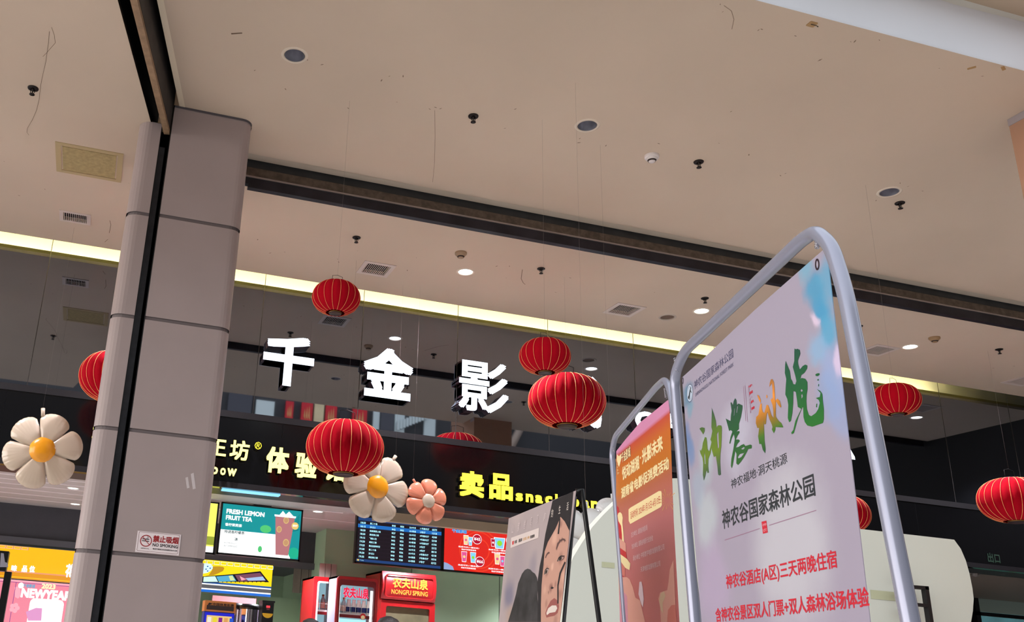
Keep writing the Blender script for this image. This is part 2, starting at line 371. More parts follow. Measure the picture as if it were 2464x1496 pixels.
# ================================================================== PILLAR WITH SHUTTER GUIDE
PY = 5.44 * KF
pil = empty('pillar', (.29, 6.0, 0), 'grey clad pillar with rounded corners and black shutter groove down its front', 'pillar')
m_pil = mat('pillar_cladding', (.66, .60, .59), .42, noise=.06, nscale=3, spec=.5)
m_groove = mat('pillar_groove', (.44, .40, .40), .6)
zs = [0] + [CH + .466 - .705 * k for k in (1,)] + [CH + .466, CH + 1.178, CH + 1.884, CH + 2.583, CEILF / KF + CH * (1 - 1 / KF)]
zs = [0] + [CH + (z - CH) * KF for z in zs[1:]]
def plan_right(e=0):     # the wide right-hand part of the plan
    r = .075
    L = [(.123, 6.45 - e), (.123, PY + e)]
    L += [(.677 - e - r + r * math.sin(math.radians(t)), PY + e + r - r * math.cos(math.radians(t))) for t in range(0, 91, 15)]
    L += [(.677 - e, 6.45 - e)]
    return L
def plan_left(e=0):
    r = .085
    L = [(-.094 + e, 6.45 - e)]
    L += [(-.094 + e + r - r * math.cos(math.radians(t)), PY + .02 + e + r - r * math.sin(math.radians(t))) for t in range(0, 91, 15)]
    L += [(.054, PY + .02 + e), (.054, 6.45 - e)]
    return L
def wallprism(b, L, z0, z1, m, smooth=True):
    n = len(L); b.add([(x, y, z0) for x, y in L] + [(x, y, z1) for x, y in L], [(i, (i + 1) % n, n + (i + 1) % n, n + i) for i in range(n)], m, False)
    T = tessellate_polygon([[Vector((x, y, 0)) for x, y in L]])
    b.add([(x, y, z1) for x, y in L], [tuple(t) for t in T], m)
for i in range(len(zs) - 1):
    z0, z1 = zs[i] + (.012 if i else 0), zs[i + 1] - (.012 if i < len(zs) - 2 else .0)
    bb = MB(); wallprism(bb, plan_right(), z0, z1, m_pil); wallprism(bb, plan_left(), z0, z1 if i < len(zs) - 2 else CEIL + .0, m_pil); bb.build('cladding_panel', pil)
bb = MB(); wallprism(bb, plan_right(.008), 0, CEILF - .01, m_groove); wallprism(bb, plan_left(.008), 0, CEIL - .03, m_groove); bb.build('core', pil)
bb = MB(); bb.box((.054, PY + .13, 0), (.123, PY + .2, CEIL + .1), m_dark); bb.box((.058, PY + .055, 0), (.097, PY + .13, CEIL - .16), mat('guide_rail_rubber', (.22, .22, .24), .5, noise=.3, nscale=20)); bb.box((.054, PY + .02, 0), (.059, PY + .16, CEIL), m_black); bb.box((.117, PY + .0, 0), (.123, PY + .16, CEILF), m_black); bb.build('guide_channel', pil)
bb = MB(); V = []; top = plan_right(-.004)
for k, (x, y) in enumerate(top): V += [(x, y, CEILF - .001), (x, y, CEILF - .018 - .006 * random.random())]
bb.add(V, [(2 * i, 2 * i + 2, 2 * i + 3, 2 * i + 1) for i in range(len(top) - 1)], mat('grey_sealant', (.36, .34, .36), .8)); bb.build('sealant_bead', pil)
# tape strips and notice on the pillar
PF = Frame((0, PY, 0), (1, 0, 0))
m_tape = mat('white_tape', (.80, .76, .76), .6)
for k, (q, lab) in enumerate([([(446, 1149), (452, 1147), (456, 1173), (450, 1175)], 'shorter left white tape strip stuck on the grey pillar'), ([(459, 1140), (466, 1137), (471, 1175), (464, 1177)], 'longer right white tape strip stuck on the grey pillar')]):
    b = MB(); L = [PF.at(*p) for p in q]; b.prism(PF, L[::-1], .0, .0015, m_tape); tag(b.build('tape_strip'), lab, 'tape strip', 'tape strips on the pillar')
b = MB(); x0, z0 = PF.at(327, 1331); x1, z1 = PF.at(433, 1281)
x0, z0 = PF.at(327.5, 1328); x1, z1 = PF.at(433, 1286)
z0 = (PF.at(324.5, 1327.8)[1] + PF.at(429.9, 1336)[1]) / 2; z1 = (PF.at(331.5, 1277)[1] + PF.at(435.8, 1285.7)[1]) / 2
x0 = (PF.at(324.5, 1327.8)[0] + PF.at(331.5, 1277)[0]) / 2; x1 = (PF.at(429.9, 1336)[0] + PF.at(435.8, 1285.7)[0]) / 2
m_sign = mat('sign_plate', (.93, .88, .88), .35); m_red = mat('sign_red', (.62, .10, .12), .5); m_ink = mat('black_ink', (.08, .07, .08), .5); m_bord = mat('sign_border', (.52, .36, .36), .5)
b.box((x0, z0, 0), (x1, z1, .004), m_sign, PF)
w, h = x1 - x0, z1 - z0
def S(u, v): return (x0 + w * u, z0 + h * v)
L1 = rrect(x0 + w * .035, z0 + h * .06, x1 - w * .03, z1 - h * .03, .006); L2 = rrect(x0 + w * .043, z0 + h * .075, x1 - w * .038, z1 - h * .045, .005)
b.flat(PF, L1, m_bord, .0045, holes=[L2[::-1]])
a, c = S(.215, .56); b.ring(PF, a, c, h * .28, .005, m_red, .005)
for o_ in (.06, -.03): b.box((a - h * .19, c + h * (o_ - .0), .0047), (a + h * .15, c + h * (o_ + .035), .005), m_ink, PF)
b.tube([PF.P(a + h * .02, c + h * .11, .005), PF.P(a + h * .1, c + h * .16, .005), PF.P(a + h * .04, c + h * .22, .005)], .0015, mat('smoke_grey', (.4, .4, .42), .5), 6)
b.flat(PF, [(a - h * .2, c + h * .18), (a - h * .18, c + h * .2), (a + h * .2, c - h * .18), (a + h * .18, c - h * .2)], m_red, .0055)
b.text(PF, '禁止吸烟', (*S(.37, .53), *S(.955, .86)), m_red, .005, .035); b.text(PF, 'NO SMOKING', (*S(.375, .33), *S(.955, .48)), m_ink, .005, .02)
b.text(PF, '株洲市爱国卫生运动委员会办公室', (*S(.39, .18), *S(.95, .25)), m_ink, .005, .02); b.text(PF, '(监督电话12345)', (*S(.12, .17), *S(.30, .22)), m_ink, .005, .02)
tag(b.build('no_smoking_sign'), 'white no smoking sign with red Chinese writing on the grey pillar', 'sign')

# ================================================================== SHUTTERS IN THE CEILING SLOTS
zb = CH + 3.325
sh = empty('roller_shutter', (-.07, 4.6, zb), 'rolled up shutter with brown bottom bar running overhead into the pillar groove', 'shutter')
bb = MB(); rbeam(bb, 0, 2.25, -.020, .020, zb, zb + .03, m_wood); bb.build('bottom_bar', sh)
bb = MB(); rbeam(bb, .0, 2.25, .008, .022, zb + .031, CEIL + .44, mat('shutter_dark_slats', (.22, .20, .19), .55, metal=.3, noise=.5, nscale=9)); rbeam(bb, .0, 2.25, -.012, .006, zb + .031, CEIL + .44, m_dark); bb.build('slat_curtain', sh)
sh = empty('roller_shutter', (5, 6.26, CH + 3.32), 'rolled up shutter with rusty bar in the long ceiling slot right of the pillar', 'shutter')
ya = YS0 + .012; zl = [CH + k_ * ya for k_ in (.5330, .5462, .5482, .5600)]
bb = MB(); bb.box((.69, ya, zl[2]), (11.2, YS1 - .01, zl[3]), m_rust); bb.build('bottom_bar', sh)
bb = MB(); bb.box((.69, ya - .006, zl[1]), (11.2, YS1 - .01, zl[2]), mat('steel_lip', (.62, .58, .56), .4, metal=.6)); bb.build('steel_lip', sh)
bb = MB(); bb.box((.76, ya + .004, zl[0]), (11.2, YS1 - .02, zl[1]), mat('blue_black_steel', (.19, .18, .21), .45, metal=.3, noise=.55, nscale=5)); bb.box((.69, ya + .004, zl[0] + .03), (.76, YS1 - .02, zl[1]), MATS['blue_black_steel']); bb.build('guide_plate', sh)
bb = MB(); bb.box((.69, ya + .006, zl[3]), (11.2, YS1 - .01, CEILF + .3), mat('slot_grey', (.20, .20, .20), .6, noise=.3)); bb.build('slat_curtain', sh)

# ================================================================== CEILING FITTINGS
def downlight(label, kind):
    x, y = 0, 0; r = empty('downlight', (0, 0, 0), label, 'ceiling light', None)
    ringm = mat('downlight_ring_' + ('pale' if kind != 'spk' else 'beige'), (.84, .78, .70) if kind != 'spk' else (.72, .66, .6), .5)
    b = MB(); b.lathe((0, 0, 0), [(R_DL - .004, .002), (R_DL - .004, -.004), (R_DL + .012, -.004), (R_DL + .016, .0)], ringm, 32); b.build('trim_ring', r)
    if kind == 'off':
        b = MB(); b.lathe((0, 0, 0), [(R_DL - .006, -.002), (R_DL - .012, .04), (R_DL - .03, .085), (.02, .1)], mat('reflector_metal', (.66, .66, .70), .35, metal=.5, noise=.35, nscale=14), 32); rf = b.build('reflector', r)
        b = MB(); b.lathe((0, 0, 0), [(.02, .098), (.02, .085), (.0, .084)], m_dark, 16); b.build('lamp_holder', rf)
    elif kind == 'on':
        b = MB(); b.lathe((0, 0, 0), [(R_DL - .005, .004), (.0001, .004)], emis('lit_diffuser', (1, 1, 1), 14), 32, smooth=False); b.build('diffuser', r)
    else:
        b = MB(); b.lathe((0, 0, 0), [(R_DL - .005, .006), (.0001, .006)], mat('speaker_mesh', (.46, .38, .32), .8, bump=.4, nscale=200), 32, smooth=False); b.build('grille', r)
    return r
proto = downlight('unlit recessed downlight in the front ceiling, nearest the left pillar', 'off')
labs = ['unlit recessed downlight in the front ceiling, nearest the grey pillar', 'unlit recessed downlight beside the white smoke detector', 'unlit recessed downlight in the ceiling above the tall banner frame, farthest right']
for i, p in enumerate(dl_off):
    o = proto if i == 0 else copy_tree(proto); o.location = (*p, CEILF); o['label'] = labs[i]; o['group'] = 'unlit downlights in the front ceiling'
proto = downlight('x', 'on')
labs = ['glowing white downlight below the beige smoke detector left of centre', 'glowing white downlight beside the sloping banner pole, between two lit ones', 'glowing white downlight at the right, left of a beige smoke detector', 'downlight beyond the right edge, seen only mirrored below the right small lantern']
for i, p in enumerate(dl_on):
    o = proto if i == 0 else copy_tree(proto); o.location = (*p, CEIL); o['label'] = labs[i]; o['group'] = 'lit downlights in the rear ceiling'
o = downlight('round brown ceiling speaker between square vent and lit downlight', 'spk'); o.name = 'ceiling_speaker'; o['category'] = 'speaker'; o.location = (*dl_spk[0], CEIL)

for p in dl_on + [(.46, 7.23), (-2.0, 7.23), (-4.5, 7.23), (12.8, 7.2), (2.0, 9.6), (3.4, 9.2), (-.3, 9.6), (5.5, 9.6)]:  # beams of the lit downlights, plus added unseen spots for more light
    ld = bpy.data.lights.new('downlight_and_fill_beam', 'SPOT'); ld.energy = 370 if p[1] < 8.2 else 480; ld.color = (.88, .87, 1.0); ld.spot_size = 2.2; ld.spot_blend = .6; ld.shadow_soft_size = .06
    lo = bpy.data.objects.new('downlight_and_fill_beam', ld); COL.objects.link(lo); lo.location = (*p, (CEIL if p[1] < 8.2 else CH + 1.36) - .02)
def sprinkler():
    r = empty('sprinkler', (0, 0, 0), 'x', 'sprinkler'); m = mat('sprinkler_bronze', (.13, .10, .09), .4, metal=.5)
    b = MB(); b.lathe((0, 0, 0), [(.0, -.001), (.036, -.001), (.034, -.007), (.016, -.010)], m, 20); b.build('escutcheon', r)
    b = MB(); b.lathe((0, 0, 0), [(.009, -.005), (.009, -.02), (.004, -.024), (.004, -.045)], m, 10); b.tube([(-.011, 0, -.015), (-.013, 0, -.03), (-.004, 0, -.047)], .0025, m, 6); b.tube([(.011, 0, -.015), (.013, 0, -.03), (.004, 0, -.047)], .0025, m, 6); b.build('frame', r)
    b = MB(); b.lathe((0, 0, 0), [(.0, -.046), (.018, -.047), (.018, -.050), (.0, -.052)], m, 14); b.build('deflector', r)
    return r
proto = sprinkler()
for i, (px, py, lab) in enumerate([(80, 212, 'dark sprinkler head in the left ceiling beside a long loose thread'), (1139, 279, 'dark sprinkler head alone between two unlit downlights'), (1681, 389, 'dark sprinkler head just right of the white smoke detector'), (2165, 488, 'dark sprinkler head just below the right unlit downlight'),
                                   (858, 571, 'dark sprinkler head above the left ceiling vent and small red lantern'), (1302, 646, 'dark sprinkler head between the left lit downlight and the middle vent'), (1696, 717, 'dark sprinkler head just above the middle lit downlight'), (2067, 784, 'dark sprinkler head right beside the tall banner pole'), (2404, 840, 'dark sprinkler head at the far right of the ceiling')]):
    o = proto if i == 0 else copy_tree(proto); o.location = cp3(px, py); o['label'] = lab; o['group'] = 'sprinkler heads on the ceiling'
def smoke(name, col):
    r = empty('smoke_detector', (0, 0, 0), 'x', 'smoke detector'); m = mat('detector_' + name, col, .5)
    b = MB(); b.lathe((0, 0, 0), [(.052, 0), (.052, -.014), (.048, -.02), (.0, -.02)], m, 28); b.build('base', r)
    b = MB(); b.lathe((0, 0, 0), [(.040, -.019), (.036, -.035), (.032, -.036)], m, 28); b.lathe((0, 0, 0), [(.024, -.046), (.018, -.052), (.0, -.053)], m, 24); hs = b.build('housing', r)
    b = MB(); b.lathe((0, 0, 0), [(.030, -.034), (.026, -.046)], mat('detector_slots', (.25, .2, .18), .7), 24); b.build('sensor_slots', hs)
    return r
for nm, col, px, py, lab in [('white', (.88, .84, .82), 1568, 375, 'white round smoke detector on the front ceiling'), ('beige', (.64, .53, .42), 1109, 608, 'beige smoke detector above the left lit downlight'), ('tan', (.62, .50, .36), 2248, 812, 'beige smoke detector right of the right lit downlight')]:
    o = smoke(nm, col); o.location = cp3(px, py); o['label'] = lab
    if nm != 'white': o['group'] = 'beige smoke detectors on the rear ceiling'
def vent(w, h, f, n, label):
    r = empty('air_vent', (0, 0, 0), label, 'air vent', 'air vents in the ceiling'); m = mat('vent_frame_paint', (.80, .74, .70), .5)
    b = MB(); fr = Frame((0, 0, 0), (1, 0, 0), (0, -1, 0)); iw, ih = w * .75, h * .72
    for q in ((-w, -h, w, -ih), (-w, ih, w, h), (-w, -ih, -iw, ih), (iw, -ih, w, ih)): b.box((q[0], q[1], -.006), (q[2], q[3], .004), m)
    b.build('frame', r)
    b = MB()
    for i in range(n):
        x = -iw + (i + .5) * 2 * iw / n; b.box((x - .0024, -ih, -.003), (x + .0024, ih, .002), m)
    b.build('louvres', r)
    b = MB(); b.box((-iw, -ih, .03), (iw, ih, .035), mat('vent_dark', (.05, .04, .035), .95, spec=.05)); b.build('duct_plate', r)
    return r
for (v, w, h, f), lab, n in zip(vents, ['square ceiling vent above the small red lantern', 'square ceiling vent left of the round brown speaker', 'square ceiling vent behind the tall banner pole', 'small rectangular ceiling vent left of the pillar above the light strip', 'ceiling vent cut off by the right edge of the photo'], (13, 11, 12, 12, 12)):
    o = vent(w, h, f, n, lab); o.location = (*v, CEIL)
b = MB(); hm = mat('hatch_frame', (.70, .62, .46), .7)
up_prism(b, [(-.675, 6.225), (-.185, 6.225), (-.185, 6.685), (-.675, 6.685)], CEIL - .006, CEIL, hm, [[(-.635, 6.265), (-.635, 6.645), (-.225, 6.645), (-.225, 6.265)]])
hr = tag(b.build('access_hatch', base=(-.43, 6.45, CEIL - .006)), 'yellowed rectangular access hatch in the left ceiling beside the pillar', 'ceiling hatch')
b = MB(); b.box((-.625, 6.275, CEIL - .005), (-.235, 6.635, CEIL - .001), mat('hatch_board', (.70, .62, .43), .8, noise=.25, nscale=30)); b.build('panel', hr)
# adhesive hook and tape remains near the white edge
b = MB(); P = cp3(1955, 58); fz = Frame(P, (1, 0, 0), (0, 1, 0)); b.rbox(fz, -.028, -.02, .022, .022, -.003, 0, .006, mat('yellowed_tape', (.66, .52, .34), .5)); hk = tag(b.build('adhesive_hook', base=P), 'small hook on a yellowed adhesive pad below the white ceiling edge', 'hook')
b = MB(); b.tube([P + Vector((-.01, 0, -.005)), P + Vector((.008, -.004, -.008)), P + Vector((.02, -.006, -.01)), P + Vector((.026, -.012, -.02)), P + Vector((.016, -.016, -.026))], .002, m_black, 6); b.build('wire_hook', hk)
for (px, py, an), lab in (((2338, 163, .9), 'left yellow tape remnant below the white ceiling edge'), ((2414, 164, -.5), 'right yellow tape remnant below the white ceiling edge')):
    P = cp3(px, py); fz = Frame(P, (math.cos(an), -math.sin(an), 0), (math.sin(an), math.cos(an), 0)); b = MB(); b.rbox(fz, -.022, -.009, .022, .009, -.0025, 0, .003, MATS['yellowed_tape']); tag(b.build('tape_remnant', base=P), lab, 'tape remnant', 'tape remnants on the ceiling')
# LED strip lying on the cove upstand
b = MB(); xe = 9.7
b.box((-9, 7.93, CEIL + .031), (xe, 7.99, CEIL + .05), emis('led_warm_yellow', (1, .95, .72), 85)); tag(b.build('led_strip_light'), 'warm yellow light strip in the cove along the mirror wall', 'light strip')
# wood coloured column at the right edge
b = MB(); q = onz(2425, 288, CEILF); m_col = mat('tan_column_cladding', (.66, .50, .40), .6, noise=.08, nscale=3)
b.box((q.x, q.y - .95, 0), (q.x + .62, q.y, CEILF + .3), m_col); co = tag(b.build('column'), 'tan clad column reaching the ceiling at the right edge of the photo', 'column')
b = MB(); b.box((q.x - .004, q.y - .14, CEILF - .05), (q.x, q.y + .001, CEILF - .001), mat('bare_grey_patch', (.60, .56, .56), .8)); b.build('bare_patch', co)

# ================================================================== SIGN LETTERS
def letter(ch, name, rect, Y, depth, mside, mface, label, group, bold=.02, shrink=.0):
    fr = yframe(Y); b = MB(); b.text(fr, ch, rect, mside, bold=bold, ext=depth, c0=-depth)
    o = tag(b.build(name), label, 'sign letter', group)
    b = MB(); b.text(fr, ch, rect, mface, lift=.0015, bold=bold); b.build('lit_face', o); return o
m_ret = mat('letter_return_dark', (.20, .12, .16), .4); m_wface = emis('lit_white_face', (.90, .94, 1.0), 2.2)
Y1 = 8.165; fs = yframe(Y1)
def zrect(l, r, t, bt):     # left, right, top, bottom pixels of one letter -> rect on the sign plane
    return (fs.at(*l)[0], fs.at(*bt)[1], fs.at(*r)[0], fs.at(*t)[1])
big = [('千', (633, 862), (755, 880), (697, 808), (688, 928), 'large glowing white character nearest the pillar, first in the lit row'),
       ('金', (873, 915), (993, 920), (935, 838), (930, 958), 'large glowing white roof-topped character, second in the lit row on the mirror wall'),
       ('影', (1104, 930), (1224, 940), (1165, 870), (1165, 992), 'large glowing white character with three slanting strokes, left of the red lanterns'),
       ('城', (1326, 960), (1447, 975), (1390, 900), (1390, 1026), 'large glowing white character mostly hidden behind the big red lantern')]
for ch, l, r, t, bt, lab in big: letter(ch, 'sign_letter', zrect(l, r, t, bt), Y1, .1, m_ret, m_wface, lab, 'white characters on the mirror wall', bold={'影': .02, '城': .03}.get(ch, .045))
for ch, l, r, t, bt, lab in [('C', (1528, 1010), (1572, 1012), (1547, 989), (1545, 1034), 'glowing white round letter behind the orange banner frame'),
                             ('A', (1592, 1018), (1642, 1025), (1615, 995), (1615, 1042), 'glowing white letter glimpsed between the two banner stands'),
                             ('A', (2000, 1080), (2056, 1090), (2025, 1050), (2030, 1102), 'glowing white letter end right of the tall banner')]:
    letter(ch, 'sign_letter', zrect(l, r, t, bt), Y1, .1, m_ret, m_wface, lab, 'white latin letters on the mirror wall', bold=.045)
Y2 = 8.12; fs = yframe(Y2)
m_yret = mat('letter_return_yellow', (.25, .22, .03), .5); m_yface = emis('lit_yellow_face', (1.0, .90, .20), 2.6); m_yface2 = emis('lit_pale_yellow_face', (1.0, .95, .52), 2.4)
def fl(ch, bl, tr, lab, g, m=None, bold=.03): letter(ch, 'sign_letter', fs.rect(bl, tr), Y2, .04, m_yret, m or m_yface2, lab, g, bold)
gA = 'pale yellow characters on the left of the black fascia'
fl('王', (499, 1093), (547, 1059), 'half hidden glowing yellow character of three bars at the pillar edge', gA)
fl('坊', (551, 1104), (602, 1062), 'glowing yellow character left of the circled R on the black fascia', gA)
fl('®', (612, 1080), (630.5, 1064), 'small yellow circled R on the black fascia', gA, m_yface, .0)
fl('体', (638, 1135), (698, 1079), 'glowing yellow character right of the circled R on the black fascia', gA, None, .045)
fl('验', (708, 1147), (766, 1091), 'glowing yellow character whose right side is behind the large lantern', gA, None, .04)
fl('馆', (780, 1154), (836, 1102), 'glowing yellow character mostly hidden beneath the large left lantern', gA, None, .04)
fl('花', (218, 1068), (268, 1028), 'yellow character of which a sliver shows left of the pillar', gA)
for ch, bl, tr, w in [('b', (509, 1140), (526, 1116), 'first'), ('o', (529, 1142), (544, 1126), 'middle'), ('w', (546, 1144), (570, 1128), 'last')]:
    fl(ch, bl, tr, 'small yellow lit letter, %s of three under the bars character at the pillar' % w, 'small yellow letters beside the pillar')
gB = 'bright yellow characters over the snack counter'
fl('卖', (1106, 1192), (1165, 1137), 'bright yellow character left of its boxy neighbour on the black fascia', gB, m_yface, .05)
fl('品', (1177, 1199), (1234, 1143), 'bright yellow character of three boxes on the black fascia', gB, m_yface, .05)
for ch, bl, tr, w in [('s', (1241, 1204), (1258, 1187), 'first small letter s'), ('n', (1265, 1207), (1283, 1189), 'second small letter n'), ('a', (1288, 1209.5), (1306, 1192), 'third small letter a, left of the poster top'),
                      ('c', (1312, 1212), (1329, 1194), 'fourth small letter c, cut by the poster top edge'), ('k', (1336, 1214), (1353, 1190), 'fifth small letter k, just showing over the poster'), ('b', (1376, 1218), (1393, 1193), 'sixth small letter b behind the black pole top'),
                      ('a', (1400, 1221), (1418, 1204), 'seventh small letter a right of the black pole'), ('r', (1422, 1223), (1437, 1206), 'last small letter r at the right end')]:
    fl(ch, bl, tr, 'yellow lit %s of the fascia sign' % w, 'yellow small letters of the fascia sign', m_yface, .05)

# ================================================================== LANTERNS
m_silk = mat('red_silk', (.66, .015, .10), .95, noise=.12, nscale=60, bump=.1, spec=.12)
m_gold = mat('gold_piping', (.98, .66, .40), .5)
m_cap = mat('lantern_cap', (.16, .04, .04), .5)
def lantern(n=22):
    r = empty('lantern', (0, 0, 0), 'x', 'lantern')                       # unit lantern: radius 1, centre at origin
    hh = .70; K = 22
    prof = [(max(.25, math.cos(t) ** .78), hh * math.sin(t)) for t in [(-1.27 + 2.54 * i / K) for i in range(K + 1)]]
    z0, z1 = prof[0][1], prof[-1][1]
    b = MB(); b.lathe((0, 0, 0), prof, m_silk, n * 4, lobes=n, amp=.045); b.build('silk_shade', r)
    b = MB()
    for k in range(n):
        t = 2 * math.pi * k / n; b.tube([((q - .004) * math.cos(t), (q - .004) * math.sin(t), z) for q, z in prof], .007, m_gold, 5)
    b.build('gold_piping', r)
    b = MB(); b.lathe((0, 0, 0), [(.25, z0 + .02), (.26, z0 - .03), (.24, z0 - .05), (.22, z0 - .03), (.0, z0 - .02)], m_cap, 28); cap = b.build('bottom_cap', r)
    b = MB(); b.lathe((0, 0, 0), [(.26, z0 + .012), (.27, z0 - .0), (.26, z0 - .012)], mat('gold_rim', (.7, .5, .2), .4, metal=.5), 28); b.build('rim', cap)
    b = MB(); b.lathe((0, 0, 0), [(.25, z1 - .02), (.26, z1 + .03), (.24, z1 + .04), (.0, z1 + .03)], m_cap, 28); cap = b.build('top_cap', r)
    b = MB(); b.tube([(-.22, 0, z1), (-.22, 0, z1 + .28), (0, 0, z1 + .33), (.22, 0, z1 + .28), (.22, 0, z1)], .009, m_black, 6); b.build('wire_handle', cap)
    return r
proto = lantern(18); fine = lantern(24)
m_string = mat('hanging_string', (.55, .50, .48), .6)
used = {18: 0, 24: 0}
for i, (px, py, D, Y, n, rot, lab) in enumerate([
    (809, 716, .306, 5.2, 18, .1, 'small red lantern hanging highest, above the first white characters'),
    (1311, 857, .318, 4.95, 18, .3, 'small red lantern hanging directly above a bigger one near the centre'),
    (2155, 961, .31, 4.9, 18, .2, 'small red lantern right of the tall banner pole below the light strip'),
    (1363.5, 964, .665, 7.0, 24, .0, 'big red lantern in the centre covering the last white character'),
    (830, 1077, .665, 7.4, 24, .15, 'big red lantern overlapping the left white daisy balloon'),
    (278, 908, .585, 7.4, 24, .4, 'red lantern half hidden behind the left edge of the pillar'),
    (2440, 1203, .62, 7.0, 24, .1, 'big red lantern cut off by the right edge of the photo'),
    (2022, 1237, .50, 7.0, 24, .3, 'red lantern mostly hidden between the tall banner and its pole')]):
    src = proto if n == 18 else fine
    o = src if not used[n] else copy_tree(src); used[n] += 1
    p = ony(px, py, Y); o.location = p; s_ = D / 2; o.scale = (s_, s_, s_); o.rotation_euler = (0, 0, rot); o['label'] = lab; o['group'] = 'red silk lanterns hanging from the ceiling'
    o['_b'] = (0, 0, 0)
for o in [x for x in COL.objects if x.get('category') == 'lantern']:
    top = .70 * .955 + .33; L = ((CEILF if o.location.y < 6.2 else CEIL) - o.location.z) / o.scale.x
    b = MB(); b.tube([(0, 0, top), (0, 0, L)], .0004 / o.scale.x, m_string, 5); c = b.build('hanging_string', o, base=(0, 0, 0))

# ================================================================== FLOWER BALLOONS
m_pearl = mat('pearl_white_foil', (.80, .73, .64), .22, coat=.6, noise=.05, nscale=4)
m_yolk = mat('yellow_foil', (.93, .62, .08), .28, coat=.5)
m_pink = mat('pink_foil', (.88, .54, .42), .3, coat=.4)
def flower(P, R, yaw, roll, mp, mc, label, petals=6, centre=.33, fat=.30, tab=95, lean=0):
    root = empty('flower_balloon', P, label, 'balloon')
    NR, NT = 16, 24 * petals; V = []; F = []
    rot = Euler((0, lean, 0)).to_matrix()
    def pt(i, k, s):
        t = 2 * math.pi * k / NT; w = (k % 24) / 24.0; ph = abs(math.sin(math.pi * w))
        out = R * (.60 + .40 * ph ** .24); q = i / NR
        d = math.sqrt(max(0, 1 - q ** 2.6)); groove = 1 - .5 * (1 - ph) ** 4 * min(1, q * 2.2)
        pk = 1 - .5 * math.exp(-(q / .28) ** 2)
        puck = .012 * R * math.sin(t * petals * 9) * q ** 6
        th = fat * R * d * groove * pk * .5 + puck
        return (out * q * math.cos(t), -s * th, out * q * math.sin(t))
    M = Matrix.Rotation(yaw, 3, 'Z') @ Matrix.Rotation(roll, 3, 'Y')
    for s in (1, -1):
        o = len(V)
        V.append(tuple(M @ Vector(pt(0, 0, s)) + P))
        for i in range(1, NR + 1):
            for k in range(NT): V.append(tuple(M @ Vector(pt(i, k, s)) + P))
        for k in range(NT):
            j = (k + 1) % NT; f = (o, o + 1 + k, o + 1 + j); F.append(f if s > 0 else f[::-1])
            for i in range(1, NR):
                a = o + 1 + (i - 1) * NT; f = (a + k, a + NT + k, a + NT + j, a + j); F.append(f if s > 0 else f[::-1])
    b = MB(); b.add(V, F, mp, True); b.build('petals', root)
    b = MB(); V = []; F = []; n = 28
    for i in range(7):
        q = i / 6; 
        for k in range(n):
            t = 2 * math.pi * k / n; r = R * centre * q * (1 + .015 * math.sin(7 * t)); V.append(tuple(M @ Vector((r * math.cos(t), -R * fat * .33 - R * .14 * math.sqrt(1 - q * q * .98), r * math.sin(t))) + P))
    for i in range(6):
        for k in range(n): F.append((i * n + k, (i + 1) * n + k, (i + 1) * n + (k + 1) % n, i * n + (k + 1) % n))
    b.add(V, F, mc, True)
    V = []
    for k in range(n):
        t = 2 * math.pi * k / n
        for c in (-R * fat * .33 - R * .02, 0): V.append(tuple(M @ Vector((R * centre * math.cos(t), c, R * centre * math.sin(t))) + P))
    b.add(V, [(2 * k, 2 * ((k + 1) % n), 2 * ((k + 1) % n) + 1, 2 * k + 1) for k in range(n)], mc, True); b.build('centre', root)
    a = math.radians(tab) ; D_ = Vector((math.cos(a), 0, math.sin(a))); Mz = Matrix.Rotation(yaw, 3, 'Z')
    a0 = P + Mz @ (D_ * R * .9); a1 = P + Mz @ (D_ * R * 1.12)
    b = MB(); b.tube([a0, (a0 + a1) / 2, a1], [.05 * R, .05 * R, .055 * R], mp, 8); b.build('inflation_tab', root)
    b = MB(); b.tube([a1, (a1.x, a1.y, CEILF if P.y < 6.2 else CEIL)], .0004, m_string, 5); b.build('hanging_string', root)
    return root
flower(ony(103, 1084, 7.7), .315, -.05, math.radians(14), m_pearl, m_yolk, 'white daisy balloon with yellow centre left of the pillar', tab=99)
flower(ony(905, 1172, 7.75), .315, .1, math.radians(-22), m_pearl, m_yolk, 'white daisy balloon with yellow centre partly behind the big red lantern', tab=60)
flower(ony(1026, 1206, 7.75), .205, .1, math.radians(8), m_pink, m_pearl, 'small pink flower balloon with cream centre right of the white daisy', centre=.32, fat=.55, tab=127)
# balloons behind the white panel
for (px, py, R, Y), lab in (((1412, 1312, .21, 4.5), 'white flower balloon bulging behind the white panel edge, nearer the poster'), ((1476, 1275, .20, 5.1), 'white flower balloon behind the white panel near the orange banner')):
    flower(ony(px, py, Y), R, .0, math.radians(20 if Y < 4.52 else 45), mat('clear_white_foil', (.84, .84, .84), .18, coat=.6), m_yolk, lab, fat=.6, tab=90)

# ================================================================== WHITE CURVED PANEL
YW = 4.2; fw = yframe(YW); m_panel = mat('white_panel_board', (.93, .94, .89), .65, noise=.04, nscale=1.2)
arc = [fw.at(*p) for p in [(1336, 1640), (1350, 1496), (1357, 1430), (1366, 1375), (1379, 1340), (1400, 1306), (1425, 1268), (1449, 1241), (1474, 1216), (1510, 1184), (1555, 1160), (1600, 1151), (1640, 1150), (1690, 1158), (1740, 1180), (1775, 1237), (1830, 1243), (2068, 1272), (2296, 1298), (2312, 1320), (2324, 1348), (2333, 1380), (2340, 1415), (2343, 1440), (2341, 1470), (2336, 1500), (2325, 1560)]]
bot = [(arc[-1][0], 0), (arc[0][0], 0)]
L = arc + bot
pn = empty('display_panel', (3.4, YW, 0), 'big white curved display panel standing behind the banners', 'display panel')
b = MB(); b.prism(fw, L[::-1], -.06, 0, m_panel); b.build('board', pn)
b = MB()
mt = mat('yellowed_sticky_tape', (.83, .84, .70), .5)
